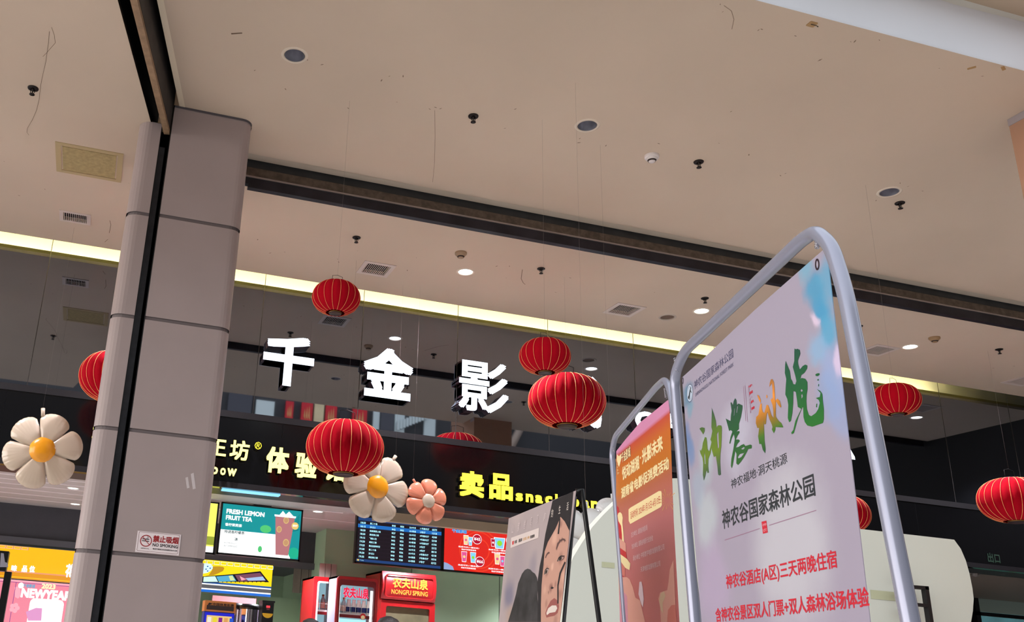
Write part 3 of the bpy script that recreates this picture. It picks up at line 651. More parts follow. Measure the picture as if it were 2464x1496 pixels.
for x0, y0, x1, y1 in ((1448, 1354, 1478, 1364), (2096, 1424, 2150, 1440)): a0, b0, a1, b1 = fw.rect((x0, y1), (x1, y0)); b.qd(fw, a0, b0, a1, b1, mt, .002)
b.build('tape_marks', pn)
mf = mat('black_frame_tube', (.10, .09, .10), .5)
fr2 = yframe(YW - .05)
def bar(b, p, q, w, m, f=fr2, d=.03):
    (a0, c0), (a1, c1) = f.at(*p), f.at(*q); dx, dy = a1 - a0, c1 - c0; l = math.hypot(dx, dy); nx, ny = -dy / l * w / 2, dx / l * w / 2
    b.prism(f, [(a0 - nx, c0 - ny), (a1 - nx, c1 - ny), (a1 + nx, c1 + ny), (a0 + nx, c0 + ny)], 0, d, m)
b = MB(); bar(b, (2150, 1409), (2224, 1415), .018, mf); bar(b, (2219, 1411), (2232, 1500), .022, mf); bar(b, (2160, 1450), (2222, 1457), .016, mf); bar(b, (2232, 1500), (2262, 1760), .022, mf)
b.build('support_frame', pn)

# ================================================================== BANNER STANDS
Bd = Vector((math.cos(math.radians(72.8)), math.sin(math.radians(72.8)), 0))
m_tube = mat('grey_lacquered_tube', (.60, .61, .68), .25, metal=.35, spec=.6)
def hexmap(fr, q): return fr.at(*q)
def stand(fr, px_pts, ext_l, ext_r, rad, label, name='banner_stand'):
    P = [fr.P(*fr.at(*p)) for p in px_pts]
    def down(a, b_):      # continue the pole to the floor
        d = (b_ - a).normalized(); t = (a.z - .02) / -d.z; return a + d * t
    l0 = down(P[1], P[0]); r0 = down(P[-2], P[-1])
    base = (l0 + r0) / 2; base.z = 0
    root = empty(name, base, label, 'banner stand')
    # smooth the corner bends
    path = [P[0]]
    for i in range(1, len(P) - 1):
        a, c, e = P[i - 1], P[i], P[i + 1]; d = min((c - a).length, (e - c).length) * .42
        s0 = c + (a - c).normalized() * d; s1 = c + (e - c).normalized() * d
        for k in range(7): t = k / 6; path.append(s0 * (1 - t) ** 2 + c * 2 * t * (1 - t) + s1 * t * t)
    path.append(P[-1])
    b = MB(); b.tube([l0] + path + [r0], rad, m_tube, 14); b.build('tube_frame', root)
    for e, s in ((l0, -1), (r0, 1)):
        b = MB(); b.tube([e + fr.n * .25 + Vector((0, 0, 0)), e - fr.n * .25], rad, m_tube, 10); b.build('foot', root)
    return root, P
def clip(root, fr, p, q, m=m_chrome):
    a, b_ = fr.P(*fr.at(*p), .004), fr.P(*fr.at(*q), .004); b = MB(); d = (b_ - a)
    pts = []
    for i in range(40): t = i / 39; an = t * 2 * math.pi * 7; pts.append(a + d * t + (fr.u * math.cos(an) + fr.n * math.sin(an)) * .0035)
    b.tube(pts, .0009, m, 6); b.build('spring_clip', root)

# ---- tall banner
P0 = ray(1652, 830); P0 = CAMP + P0 * (.75 / P0.z)
TB = Frame(P0, -Bd); TB.ls = .22
root, PP = stand(TB, [(1672, 1496), (1622, 905), (1646, 846), (1928, 578), (1962, 556), (2000, 590), (2034, 700), (2191, 1496)], 0, 0, .0122, 'tall grey tube banner stand with bent corners in the foreground right')
for p, q in (((1628, 862), (1633, 895)), ((1971, 572), (1972, 598))): clip(root, TB, p, q)
tb = [TB.at(*p) for p in ((1640, 915), (1665, 1210), (1690, 1496), (2096, 1496), (2040, 1040), (1989, 598))]
aL = (TB.at(1638, 925)[0] + TB.at(1688, 1496)[0]) / 2; bT_L = TB.at(1641, 908)[1]; bT_R = TB.at(1984, 598)[1]
def tall_mat():
    m = mat('tall_banner_print', (.625, .59, .655), .55); n = m.node_tree; bs = n.nodes['Principled BSDF']
    t = n.nodes.new('ShaderNodeTexCoord'); no = n.nodes.new('ShaderNodeTexNoise'); no.inputs['Scale'].default_value = 9; no.inputs['Detail'].default_value = 5
    n.links.new(t.outputs['Object'], no.inputs['Vector'])
    ms = n.nodes.new('ShaderNodeVectorMath'); ms.operation = 'SUBTRACT'; ms.inputs[1].default_value = (.5, .5, .5); n.links.new(no.outputs['Color'], ms.inputs[0])
    sc = n.nodes.new('ShaderNodeVectorMath'); sc.operation = 'SCALE'; sc.inputs['Scale'].default_value = .10; n.links.new(ms.outputs[0], sc.inputs[0])
    ad = n.nodes.new('ShaderNodeVectorMath'); ad.operation = 'ADD'; n.links.new(t.outputs['Object'], ad.inputs[0]); n.links.new(sc.outputs[0], ad.inputs[1])
    cur = None; base = Vector(TBASE)
    for px, py, r, col, k in [(1960, 690, .045, (.30, .58, .72), .95), (1975, 740, .04, (.26, .58, .74), .95), (1992, 790, .05, (.33, .62, .76), .9), (1940, 640, .03, (.40, .66, .76), .7), (1998, 660, .06, (.35, .62, .75), .8),
                              (1965, 850, .05, (.50, .68, .82), .7), (2010, 900, .07, (.56, .66, .84), .6), (1990, 960, .06, (.52, .62, .78), .6), (2020, 1000, .06, (.55, .62, .78), .6),
                              (1655, 950, .045, (.30, .50, .60), .85), (1662, 985, .035, (.42, .60, .68), .7), (1652, 1060, .05, (.36, .48, .66), .85), (1660, 1090, .045, (.42, .52, .68), .8), (1700, 1100, .07, (.66, .74, .74), .6), (1680, 1170, .06, (.60, .68, .74), .5),
                              (1960, 770, .02, (.84, .76, .84), .9), (2025, 860, .035, (.84, .76, .86), .8), (1700, 1250, .09, (.74, .80, .80), .5), (1770, 1050, .10, (.76, .76, .82), .5), (1720, 1400, .12, (.70, .62, .74), .5), (1900, 1300, .2, (.78, .78, .80), .6)]:
        c = TB.P(*TB.at(px, py)) - base
        d = n.nodes.new('ShaderNodeVectorMath'); d.operation = 'DISTANCE'; d.inputs[1].default_value = c; n.links.new(ad.outputs[0], d.inputs[0])
        mr = n.nodes.new('ShaderNodeMapRange'); mr.interpolation_type = 'SMOOTHSTEP'; mr.inputs['From Min'].default_value = r * .35; mr.inputs['From Max'].default_value = r; mr.inputs['To Min'].default_value = k; mr.inputs['To Max'].default_value = 0
        n.links.new(d.outputs['Value'], mr.inputs['Value'])
        mx = n.nodes.new('ShaderNodeMix'); mx.data_type = 'RGBA'; n.links.new(mr.outputs[0], mx.inputs['Factor']); mx.inputs['B'].default_value = lin(col)
        if cur is None: mx.inputs['A'].default_value = lin((.625, .59, .655))
        else: n.links.new(cur, mx.inputs['A'])
        cur = mx.outputs['Result']
    n.links.new(cur, bs.inputs['Base Color']); return m
zb_ = .55
aR = TB.at(2040, 1040)[0]
quad = [(aL, zb_ - TB.O.z), (TB.at(2093, 1490)[0], zb_ - TB.O.z), (TB.at(2093, 1490)[0], TB.at(2093, 1490)[1]), (TB.at(2040, 1040)[0], TB.at(2040, 1040)[1]), (TB.at(1989, 600)[0] , TB.at(1989, 600)[1]), (TB.at(1984, 598)[0], TB.at(1984, 598)[1]), (TB.at(1820, 742)[0], TB.at(1820, 742)[1]), (TB.at(1700, 855)[0], TB.at(1700, 855)[1]), (TB.at(1641, 908)[0], TB.at(1641, 908)[1]), (TB.at(1664, 1210)[0], TB.at(1664, 1210)[1]), (TB.at(1688, 1496)[0], TB.at(1688, 1496)[1])]
bp = TB.P((quad[0][0] + quad[1][0]) / 2, quad[0][1]); TBASE = tuple(bp)
m_tall = tall_mat()
b = MB(); b.prism(TB, quad, -.0012, 0, m_tall)
m_ink2 = mat('banner_dark_ink', (.16, .18, .20), .6); m_ink3 = mat('banner_blue_grey_ink', (.28, .28, .40), .6); m_red2 = mat('banner_red_ink', (.78, .12, .20), .6); m_mauve = mat('banner_mauve_ink', (.60, .44, .54), .6)
T3 = dict(org=(1640, 820), sc=4.155); T4 = dict(org=(1660, 1120), sc=3.9796)
q3 = lambda x, y: (1640 + x / 4.155, 820 + y / 4.155); q4 = lambda x, y: (1660 + x / 3.9796, 1120 + y / 3.9796)
b.text(TB, '神农谷国家森林公园', TB.rect3(q3(130, 488), q3(134, 395), q3(516, 122)), m_ink3, .002, .005)
b.text(TB, 'SHENNONGGU NATIONAL FOREST PARK', TB.rect3(q3(140, 558), q3(140, 522), q3(522, 243)), m_ink3, .002, .0)
ca, cb = TB.at(*q3(84, 521)); rr = (TB.at(*q3(84, 428))[1] - TB.at(*q3(84, 614))[1]) / 2
b.disc(TB, ca, cb, rr, mat('banner_logo_pale', (.72, .78, .84), .6), .0015); b.ring(TB, ca, cb, rr, rr * .07, m_ink3, .002); b.ring(TB, ca, cb, rr * .72, rr * .04, m_ink3, .002)
b.poly(TB, [(75, 582), (66, 572), (66, 560), (74, 545), (82, 500), (92, 460), (96, 470), (93, 490), (104, 520), (96, 515), (90, 505), (86, 540), (84, 570), (80, 582)], m_ink2, .0025, **T3)
def grad_mat(name, cols, z0, z1):       # ink fading with height on the print
    m = mat(name, cols[0], .6); n = m.node_tree; t = n.nodes.new('ShaderNodeTexCoord'); s = n.nodes.new('ShaderNodeSeparateXYZ'); n.links.new(t.outputs['Object'], s.inputs[0])
    mr = n.nodes.new('ShaderNodeMapRange'); mr.inputs['From Min'].default_value = z0 - TBASE[2]; mr.inputs['From Max'].default_value = z1 - TBASE[2]; n.links.new(s.outputs['Z'], mr.inputs['Value'])
    r = n.nodes.new('ShaderNodeValToRGB'); n.links.new(mr.outputs[0], r.inputs[0]); k = len(cols)
    r.color_ramp.elements[0].color = lin(cols[0]); r.color_ramp.elements[1].color = lin(cols[-1])
    for i in range(1, k - 1): r.color_ramp.elements.new(i / (k - 1)).color = lin(cols[i])
    n.links.new(r.outputs[0], n.nodes['Principled BSDF'].inputs['Base Color']); return m
def zz_(x, y): return TB.P(*TB.at(*q3(x, y))).z
g1 = grad_mat('green_brush_ink', [(.22, .34, .24), (.40, .50, .10), (.33, .45, .14), (.13, .30, .24)], zz_(230, 1380), zz_(300, 680))
g2 = grad_mat('green_brush_ink_b', [(.16, .38, .14), (.10, .34, .16), (.12, .28, .22)], zz_(510, 1260), zz_(540, 580))
g3 = grad_mat('orange_green_brush_ink', [(.08, .32, .16), (.24, .44, .10), (.62, .42, .10), (.90, .56, .20), (.62, .40, .18)], zz_(830, 1110), zz_(905, 385))
g4 = grad_mat('deep_green_brush_ink', [(.10, .42, .12), (.05, .36, .17), (.05, .30, .22)], zz_(1280, 850), zz_(1160, 90))
for m, pts, hs in [
    (g1, [(180, 875), (205, 862), (232, 870), (233, 900), (218, 935), (200, 905)], []),
    (g1, [(236, 960), (250, 965), (257, 1010), (262, 1080), (278, 1105), (290, 1060), (302, 1010), (290, 985), (298, 960), (310, 900), (300, 860), (305, 700), (303, 668), (325, 730), (345, 800), (352, 870), (360, 850), (375, 842), (398, 845), (405, 865), (403, 960), (398, 1060), (390, 1130), (388, 1200), (392, 1290), (396, 1335), (380, 1345), (368, 1335), (360, 1250), (345, 1150), (325, 1160), (310, 1110), (300, 1070), (292, 1120), (270, 1180), (268, 1250), (275, 1315), (262, 1320), (252, 1290), (240, 1350), (225, 1395), (215, 1340), (218, 1220), (212, 1170), (190, 1120), (184, 1085), (196, 1100), (208, 1070), (215, 1020)],
        [[(232, 1110), (238, 1150), (242, 1230), (234, 1230), (228, 1160)], [(355, 935), (370, 900), (372, 960), (376, 1060), (365, 1080), (358, 1000)]]),
    (g2, [(538, 572), (550, 590), (556, 640), (572, 625), (612, 645), (610, 680), (596, 760), (575, 830), (576, 880), (550, 905), (580, 900), (582, 915), (560, 950), (545, 985), (575, 985), (585, 1000), (560, 1030), (545, 1065), (570, 1060), (600, 1040), (625, 1030), (640, 1050), (690, 1035), (704, 1042), (702, 1075), (668, 1080), (655, 1110), (625, 1165), (590, 1215), (568, 1240), (550, 1225), (552, 1130), (540, 1100), (530, 1150), (514, 1240), (505, 1272), (495, 1250), (500, 1180), (520, 1080), (535, 980), (525, 930), (505, 970), (488, 1030), (480, 1020), (492, 960), (510, 905), (495, 890), (478, 900), (465, 850), (444, 775), (470, 790), (492, 800), (496, 740), (503, 700), (492, 620), (500, 610), (515, 640), (524, 600)],
        [[(530, 680), (536, 672), (530, 740), (524, 750)], [(558, 650), (565, 655), (556, 720), (550, 715)], [(595, 1080), (625, 1060), (635, 1070), (618, 1085)], [(565, 1160), (585, 1130), (625, 1120), (640, 1105), (600, 1160), (570, 1175)]]),
    (g3, [(757, 540), (775, 545), (795, 590), (790, 640), (804, 620), (806, 680), (815, 710), (830, 720), (852, 640), (868, 640), (885, 690), (900, 740), (922, 770), (920, 700), (912, 640), (893, 590), (905, 570), (915, 590), (912, 480), (905, 420), (880, 460), (884, 420), (895, 385), (910, 380), (925, 410), (932, 470), (936, 560), (938, 600), (960, 575), (985, 600), (1000, 660), (990, 665), (970, 640), (945, 600), (944, 700), (946, 760), (975, 800), (1000, 820), (1020, 865), (940, 860), (940, 890), (925, 922), (905, 885), (912, 860), (905, 835), (880, 780), (862, 710), (852, 740), (845, 830), (830, 835), (822, 790), (828, 900), (832, 1000), (842, 1080), (838, 1122), (815, 1090), (800, 1030), (780, 1030), (768, 955), (778, 870), (760, 870), (745, 820), (748, 760), (770, 740), (790, 620), (775, 590)], []),
    (g3, [(848, 550), (856, 535), (862, 560), (852, 575)], []),
    (g4, [(1044, 200), (1060, 240), (1085, 300), (1095, 380), (1110, 400), (1118, 430), (1140, 435), (1150, 400), (1160, 440), (1140, 350), (1115, 260), (1130, 200), (1130, 110), (1132, 75), (1148, 85), (1160, 78), (1185, 90), (1190, 130), (1175, 170), (1165, 200), (1170, 240), (1185, 285), (1215, 250), (1240, 236), (1260, 245), (1258, 275), (1230, 320), (1200, 340), (1190, 380), (1205, 370), (1240, 378), (1260, 410), (1262, 480), (1252, 540), (1250, 600), (1255, 680), (1275, 740), (1300, 752), (1345, 720), (1370, 680), (1385, 620), (1375, 590), (1345, 570), (1385, 560), (1392, 520), (1355, 480), (1390, 500), (1410, 530), (1415, 600), (1425, 680), (1425, 780), (1415, 820), (1370, 835), (1310, 857), (1260, 845), (1235, 810), (1222, 760), (1218, 660), (1210, 665), (1170, 760), (1150, 830), (1125, 920), (1105, 932), (1100, 915), (1120, 890), (1140, 800), (1200, 680), (1165, 660), (1158, 600), (1145, 510), (1120, 500), (1118, 620), (1110, 720), (1095, 800), (1078, 812), (1065, 770), (1070, 640), (1060, 580), (1040, 535), (1045, 440), (1050, 380), (1035, 320), (1038, 240)],
        [[(1190, 490), (1205, 480), (1215, 500), (1198, 510)], [(1198, 540), (1210, 530), (1215, 555), (1202, 580)]]),
    (g4, [(1340, 335), (1355, 325), (1380, 322), (1382, 338), (1365, 352), (1345, 350)], []), (g4, [(1360, 385), (1372, 380), (1376, 392), (1364, 398)], []), (g4, [(1370, 430), (1376, 432), (1374, 455), (1368, 452)], []), (g4, [(1350, 630), (1358, 625), (1356, 665), (1348, 660)], [])]:
    b.poly(TB, pts, m, .0025, holes=hs, **T3)
for k, (x, y, ch) in enumerate([(690, 450, '中'), (697, 515, '国'), (703, 560, '·'), (709, 605, '炎'), (717, 670, '陵')]):
    w_, h_ = (5, 5) if ch == '·' else (15, 24); b.text(TB, ch, TB.rect(q3(x - w_, y + h_), q3(x + w_, y - h_)), m_red2, .002, .03)
b.text(TB, 'China Yanling', (TB.at(*q3(664, 450))[0], TB.at(*q3(694, 720))[1], TB.at(*q3(678, 450))[0], TB.at(*q3(664, 448))[1]), m_mauve, .002, .02, rot=True)
b.poly(TB, [(618, 455), (621, 455), (646, 800), (642, 800)], m_mauve, .002, **T3); b.poly(TB, [(633, 445), (637, 445), (664, 810), (660, 810)], m_mauve, .002, **T3)
b.text(TB, '神农福地·洞天桃源', TB.rect3(q3(500, 1482), q3(492, 1388), q3(1055, 1150)), m_ink2, .002, .0)
b.text(TB, '神农谷国家森林公园', TB.rect3(q4(318, 612), q4(306, 432), q4(1188, 112)), m_ink2, .002, .015)
b.poly(TB, [(335, 709), (672, 598), (672, 604), (335, 716)], m_mauve, .002, **T4); b.poly(TB, [(760, 568), (1213, 423), (1213, 430), (760, 575)], m_mauve, .002, **T4)
b.poly(TB, [(688, 537), (734, 526), (748, 640), (702, 652)], m_red2, .002, **T4)
b.text(TB, '神', TB.rect(q4(698, 585), q4(733, 545)), mat('seal_pale', (.85, .62, .66), .6), .0025, .0); b.text(TB, '农', TB.rect(q4(704, 638), q4(739, 595)), MATS['seal_pale'], .0025, .0)
b.text(TB, '神农谷酒店(A区)三天两晚住宿', TB.rect3(q4(355, 1203), q4(345, 1045), q4(1402, 832)), m_red2, .002, .02)
b.text(TB, '含神农谷景区双人门票+双人森林浴场体验', TB.rect3(q4(252, 1500), q4(245, 1365), q4(1708, 1178)), m_red2, .002, .022)
o = b.build('hanging_banner', base=bp); tag(o, 'pale lavender hanging banner with green brush calligraphy and red writing', 'banner')
for p, r_ in (((1967, 636), .0075), ((1640.5, 918), .006)):
    e = MB(); a_, c_ = TB.at(*p); e.ring(TB, a_ if p[0] > 1700 else a_ + .009, c_, r_, r_ * .45, mat('eyelet_brass', (.30, .22, .28), .3, metal=.8), .003, r2=r_ * 1.35); e.build('eyelet', o)

# ---- orange banner
P0 = ray(1485, 1040); P0 = CAMP + P0 * (.844 / P0.z)
OB = Frame(P0, -Bd); OB.ls = .3
root, PP = stand(OB, [(1505, 1496), (1472, 1090), (1480, 1050), (1578, 932), (1600, 912), (1612, 935), (1625, 1010), (1680, 1496)], 0, 0, .0105, 'smaller grey tube banner stand behind the tall one on its left')
for p, q in (((1475, 1066), (1480, 1088)), ((1603, 935), (1606, 958))): clip(root, OB, p, q)
q5 = lambda x, y: (1460 + x / 4.9875, 900 + y / 4.9875); q6 = lambda x, y: (1460 + x / 4.734, 1180 + y / 4.734)
pts = [OB.at(*p) for p in [q5(735, 310), q5(720, 320), (1573, 990), (1540, 1016), (1505, 1057), (1483, 1085), (1482, 1200), (1487, 1350), (1492, 1496)]]
aa = [OB.at(1491, 1496)[0], OB.at(1636, 1496)[0]]
L = [(aa[0], .55 - OB.O.z), (aa[1], .55 - OB.O.z), OB.at(1634, 1496), OB.at(1620, 1250), OB.at(1611, 990)] + pts
bpo = OB.P((aa[0] + aa[1]) / 2, .55 - OB.O.z)
def ob_mat():
    m = mat('orange_banner_print', (.8, .4, .1), .4, spec=.4); n = m.node_tree; t = n.nodes.new('ShaderNodeTexCoord'); s = n.nodes.new('ShaderNodeSeparateXYZ'); n.links.new(t.outputs['Object'], s.inputs[0])
    z1 = OB.P(*OB.at(1560, 1040)).z - bpo.z; z0 = OB.P(*OB.at(1560, 1400)).z - bpo.z
    mr = n.nodes.new('ShaderNodeMapRange'); mr.inputs['From Min'].default_value = z0; mr.inputs['From Max'].default_value = z1 + .02; n.links.new(s.outputs['Z'], mr.inputs['Value'])
    r = n.nodes.new('ShaderNodeValToRGB'); n.links.new(mr.outputs[0], r.inputs[0]); cols = [(0, (.76, .40, .40)), (.35, (.75, .43, .45)), (.6, (.72, .40, .30)), (.7, (.78, .45, .12)), (.88, (.80, .42, .13)), (.97, (.78, .30, .20)), (1, (.84, .55, .70))]
    r.color_ramp.elements[0].color = lin(cols[0][1]); r.color_ramp.elements[1].color = lin(cols[-1][1])
    for p_, c_ in cols[1:-1]: r.color_ramp.elements.new(p_).color = lin(c_)
    n.links.new(r.outputs[0], n.nodes['Principled BSDF'].inputs['Base Color']); return m
b = MB(); b.prism(OB, L, -.0012, 0, ob_mat())
m_cream = mat('print_cream', (.96, .88, .66), .5); m_pk1 = mat('print_salmon', (.87, .62, .55), .5); m_pk2 = mat('print_coral', (.82, .45, .40), .5); m_pk3 = mat('print_rose', (.82, .55, .62), .5); m_rd = mat('print_red', (.78, .14, .16), .5); m_brn = mat('print_brown', (.45, .16, .12), .5); m_lt = mat('print_lilac_white', (.88, .78, .80), .5)
def OP(pts, m, q=q6, l=.002): b.flat(OB, [OB.at(*q(*p)) for p in pts], m, l)
b.text(OB, '千金影城', OB.rect(q5(180, 1075), q5(285, 850)), m_brn, .0018, .09); b.text(OB, '千金影城', OB.rect(q5(182, 1070), q5(283, 858)), m_cream, .0022, .02)
OP([(125, 960), (150, 985), (172, 955), (180, 1000), (160, 1080), (150, 1115), (138, 1090), (120, 1020)], m_cream, q5)
b.text(OB, '悦动湖湘', OB.rect3(q5(190, 1278), q5(185, 1120), q5(386, 950)), m_cream, .002, .04); b.text(OB, '·', OB.rect(q5(400, 1020), q5(412, 985)), m_cream, .002, .04); b.text(OB, '光影未来', OB.rect3(q5(428, 1088), q5(422, 905), q5(668, 720)), m_cream, .002, .04)
b.text(OB, '湖南省电影促消费活动', OB.rect3(q5(178, 1500), q5(172, 1370), q5(745, 1020)), m_cream, .002, .04)
OP([(250, 215), (270, 195), (595, 5), (622, 5), (628, 30), (630, 165), (615, 190), (270, 380), (252, 345)], m_cream)
b.text(OB, '活动时间: 2024年1月15日-4月15日', OB.rect3(q6(272, 328), q6(268, 245), q6(608, 65)), m_rd, .003, .0)
for tx, bl, tr in (('主办单位: 湖南省电影局', (280, 535), (463, 385)), ('协办单位: 湖南省电影行业协会', (288, 668), (527, 512)), ('承办单位: 中影数字电影发展有限公司', (302, 803), (656, 618)), ('天津电影发展有限公司', (390, 930), (610, 795))): b.text(OB, tx, OB.rect3(q6(*bl), q6(bl[0], bl[1] - 62), q6(*tr)), m_lt, .002, .0)
OP([(112, 170), (135, 190), (150, 300), (175, 400), (180, 560), (112, 515)], m_rd)
OP([(125, 285), (135, 255), (155, 245), (175, 265), (185, 310), (180, 360), (192, 480), (200, 600), (205, 700), (180, 690), (175, 500), (165, 400), (135, 345)], m_cream, l=.0025)
OP([(112, 515), (220, 600), (222, 710), (118, 640)], m_pk1, l=.003); OP([(118, 625), (222, 700), (232, 780), (215, 790), (122, 690)], m_rd, l=.0032)
OP([(125, 700), (235, 780), (272, 830), (262, 905), (215, 880), (128, 760)], m_cream, l=.0034); OP([(130, 780), (212, 850), (210, 985), (135, 930)], m_pk2, l=.003); OP([(135, 930), (205, 985), (185, 985), (136, 950)], m_rd, l=.0033)
OP([(136, 985), (230, 985), (262, 1010), (300, 1100), (330, 1220), (380, 1250), (440, 1500), (155, 1500)], m_pk1, l=.002); OP([(145, 1145), (200, 1160), (235, 1200), (245, 1500), (152, 1500)], m_pk3, l=.0025)
OP([(762, 790), (745, 830), (720, 900), (705, 1050), (690, 1135), (640, 1150), (610, 1160), (590, 1230), (610, 1330), (620, 1500), (795, 1500)], m_pk1, l=.002); OP([(782, 1300), (740, 1305), (700, 1360), (690, 1500), (802, 1500)], m_pk2, l=.0025)
OP([(620, 1170), (655, 1145), (672, 1200), (640, 1280), (645, 1400), (620, 1360), (600, 1250)], mat('print_sand', (.85, .72, .58), .5), l=.003)
OP([(375, 1040), (398, 1035), (412, 1100), (425, 1240), (415, 1330), (395, 1290), (365, 1180)], m_lt, l=.003)
for k in range(16):
    an = k * math.pi / 8 + .1; x, y = 690, 110; r1, r2 = 22, 60 + 25 * (k % 3)
    OP([(x + r1 * math.cos(an), y + r1 * 1.2 * math.sin(an)), (x + r2 * math.cos(an + .05), y + r2 * 1.2 * math.sin(an + .05)), (x + r2 * math.cos(an - .03), y + r2 * 1.2 * math.sin(an - .03))][::-1] if 650 + r2 * math.cos(an) < 740 else [(x, y), (x + 10, y + 8), (x + 14, y - 3)], mat('print_gold', (.82, .62, .40), .5), l=.0022)
for k in range(5): OP([(108 + 4 * k, 1010 + 40 * k), (125 + 8 * k, 1060 + 30 * k), (112 + 5 * k, 1050 + 40 * k)], MATS['print_gold'], q5, .0022)
tag(b.build('hanging_banner', base=bpo), 'orange and red film promotion banner with cream Chinese headlines', 'banner')

# ---- film poster on a leaning stand
TL = onz(1224, 1247, CH + .47); TR = onz(1385, 1180, CH + .47)
u = (TR - TL).normalized(); w_ = Vector((0, 0, 1)).cross(u); an = math.radians(5.7); v_ = Vector((0, 0, 1)) * math.cos(an) + w_ * math.sin(an)
PB = Frame(TL, u, v_); PB.ls = .3; q8 = lambda x, y: (1180 + x / 4.4533, 1160 + y / 4.4533)
bB = -(TL.z - .12) / v_.z; wd = (TR - TL).length
aBL, bBL = PB.at(1200, 1496); aBR, bBR = PB.at(1346, 1496)
m_hair = mat('poster_hair', (.13, .11, .13), .6, noise=.3, nscale=30)
kv = abs(PB.at(*q8(600, 1100))[1] - PB.at(*q8(600, 600))[1]) / 500
PBASE = tuple(PB.P(wd / 2, bB))
def blob_mat(name, base, blobs, rough=.6, amp=.012, nsc=25):
    m = mat(name, base, rough); n = m.node_tree; bs = n.nodes['Principled BSDF']; t = n.nodes.new('ShaderNodeTexCoord'); no = n.nodes.new('ShaderNodeTexNoise'); no.inputs['Scale'].default_value = nsc; n.links.new(t.outputs['Object'], no.inputs['Vector'])
    ms = n.nodes.new('ShaderNodeVectorMath'); ms.operation = 'MULTIPLY_ADD'; ms.inputs[1].default_value = (amp,) * 3; n.links.new(no.outputs['Color'], ms.inputs[0]); n.links.new(t.outputs['Object'], ms.inputs[2]); cur = None
    for px, py, r, col, k in blobs:
        c = PB.P(*PB.at(*q8(px, py))) - Vector(PBASE) + Vector((amp / 2,) * 3); d = n.nodes.new('ShaderNodeVectorMath'); d.operation = 'DISTANCE'; d.inputs[1].default_value = c; n.links.new(ms.outputs[0], d.inputs[0])
        mr = n.nodes.new('ShaderNodeMapRange'); mr.interpolation_type = 'SMOOTHSTEP'; mr.inputs['From Min'].default_value = r * kv * .2; mr.inputs['From Max'].default_value = r * kv; mr.inputs['To Min'].default_value = k; mr.inputs['To Max'].default_value = 0; n.links.new(d.outputs['Value'], mr.inputs['Value'])
        mx = n.nodes.new('ShaderNodeMix'); mx.data_type = 'RGBA'; n.links.new(mr.outputs[0], mx.inputs['Factor']); mx.inputs['B'].default_value = lin(col)
        if cur is None: mx.inputs['A'].default_value = lin(base)
        else: n.links.new(cur, mx.inputs['A'])
        cur = mx.outputs['Result']
    n.links.new(cur, bs.inputs['Base Color']); return m
sh_, br_, hi_ = (.50, .33, .30), (.33, .21, .20), (.86, .68, .60)
m_skin = blob_mat('poster_skin', (.74, .56, .49), [(690, 600, 110, hi_, .6), (668, 900, 60, hi_, .7), (790, 1010, 90, hi_, .5), (585, 1150, 70, hi_, .4), (755, 815, 95, sh_, .6), (608, 960, 80, sh_, .6), (565, 900, 60, sh_, .6), (650, 1130, 70, sh_, .75), (700, 1090, 50, sh_, .5), (750, 1200, 80, sh_, .45), (600, 1300, 60, sh_, .4), (700, 1480, 90, sh_, .4),
    (715, 700, 34, br_, .85), (725, 665, 34, br_, .9), (745, 635, 34, br_, .9), (770, 618, 34, br_, .9), (798, 622, 30, br_, .8), (597, 800, 26, br_, .8), (607, 775, 26, br_, .85), (625, 758, 24, br_, .8), (660, 1125, 26, br_, .8), (625, 1185, 28, br_, .6), (760, 450, 60, sh_, .6), (820, 900, 70, sh_, .5)])
m_pbg = blob_mat('poster_misty_sky', (.66, .60, .60), [(300, 900, 500, (.60, .55, .57), .7), (200, 1200, 260, (.42, .41, .50), .8), (450, 900, 200, (.48, .46, .52), .5), (200, 1450, 200, (.66, .56, .50), .8), (300, 300, 300, (.72, .65, .64), .6)], .6, .06, 8)
m_hair2 = mat('poster_dark_curls', (.24, .23, .24), .6, noise=.75, nscale=16)
rt = empty('film_poster_stand', PB.P(wd / 2, bB), 'leaning film poster with a womans face on a thin black pole stand', 'poster stand')
b = MB(); kx = lambda t: aBL + (aBL - 0) * 0
Lp = [(aBL, bB), (aBR, bB), (aBR, bBR), (wd, 0), (0, 0), (aBL, bBL)]
b.prism(PB, Lp, -.002, 0, m_pbg)
def PO(pts, m, l=.002): b.flat(PB, [PB.at(*q8(*p)) for p in pts], m, l)
PO([(190, 1496), (240, 1330), (275, 1200), (300, 1080), (340, 980), (370, 940), (400, 925), (430, 935), (450, 960), (480, 980), (500, 1020), (512, 1100), (505, 1200), (520, 1496)], m_hair2, .0018)
PO([(668, 196), (890, 98), (885, 160), (848, 560), (832, 700), (740, 1496), (540, 1496), (505, 1496), (512, 1250), (505, 1080), (530, 900), (560, 760), (590, 560), (640, 330)], m_hair)
PO([(755, 370), (800, 420), (850, 520), (842, 640), (820, 830), (800, 960), (780, 1200), (760, 1380), (748, 1496), (545, 1496), (545, 1300), (552, 1100), (570, 900), (585, 740), (620, 640), (700, 500), (735, 420)], m_skin, .003)
m_face2 = mat('poster_skin_shadow', (.46, .30, .27), .6); m_lip = mat('poster_lip', (.58, .32, .30), .5); m_tooth2 = mat('poster_eye_white', (.66, .56, .53), .5); m_eye = mat('poster_eye', (.12, .08, .08), .4); m_tooth = mat('poster_teeth', (.85, .80, .76), .4)
m_brow = mat('poster_brow', (.36, .25, .24), .6)
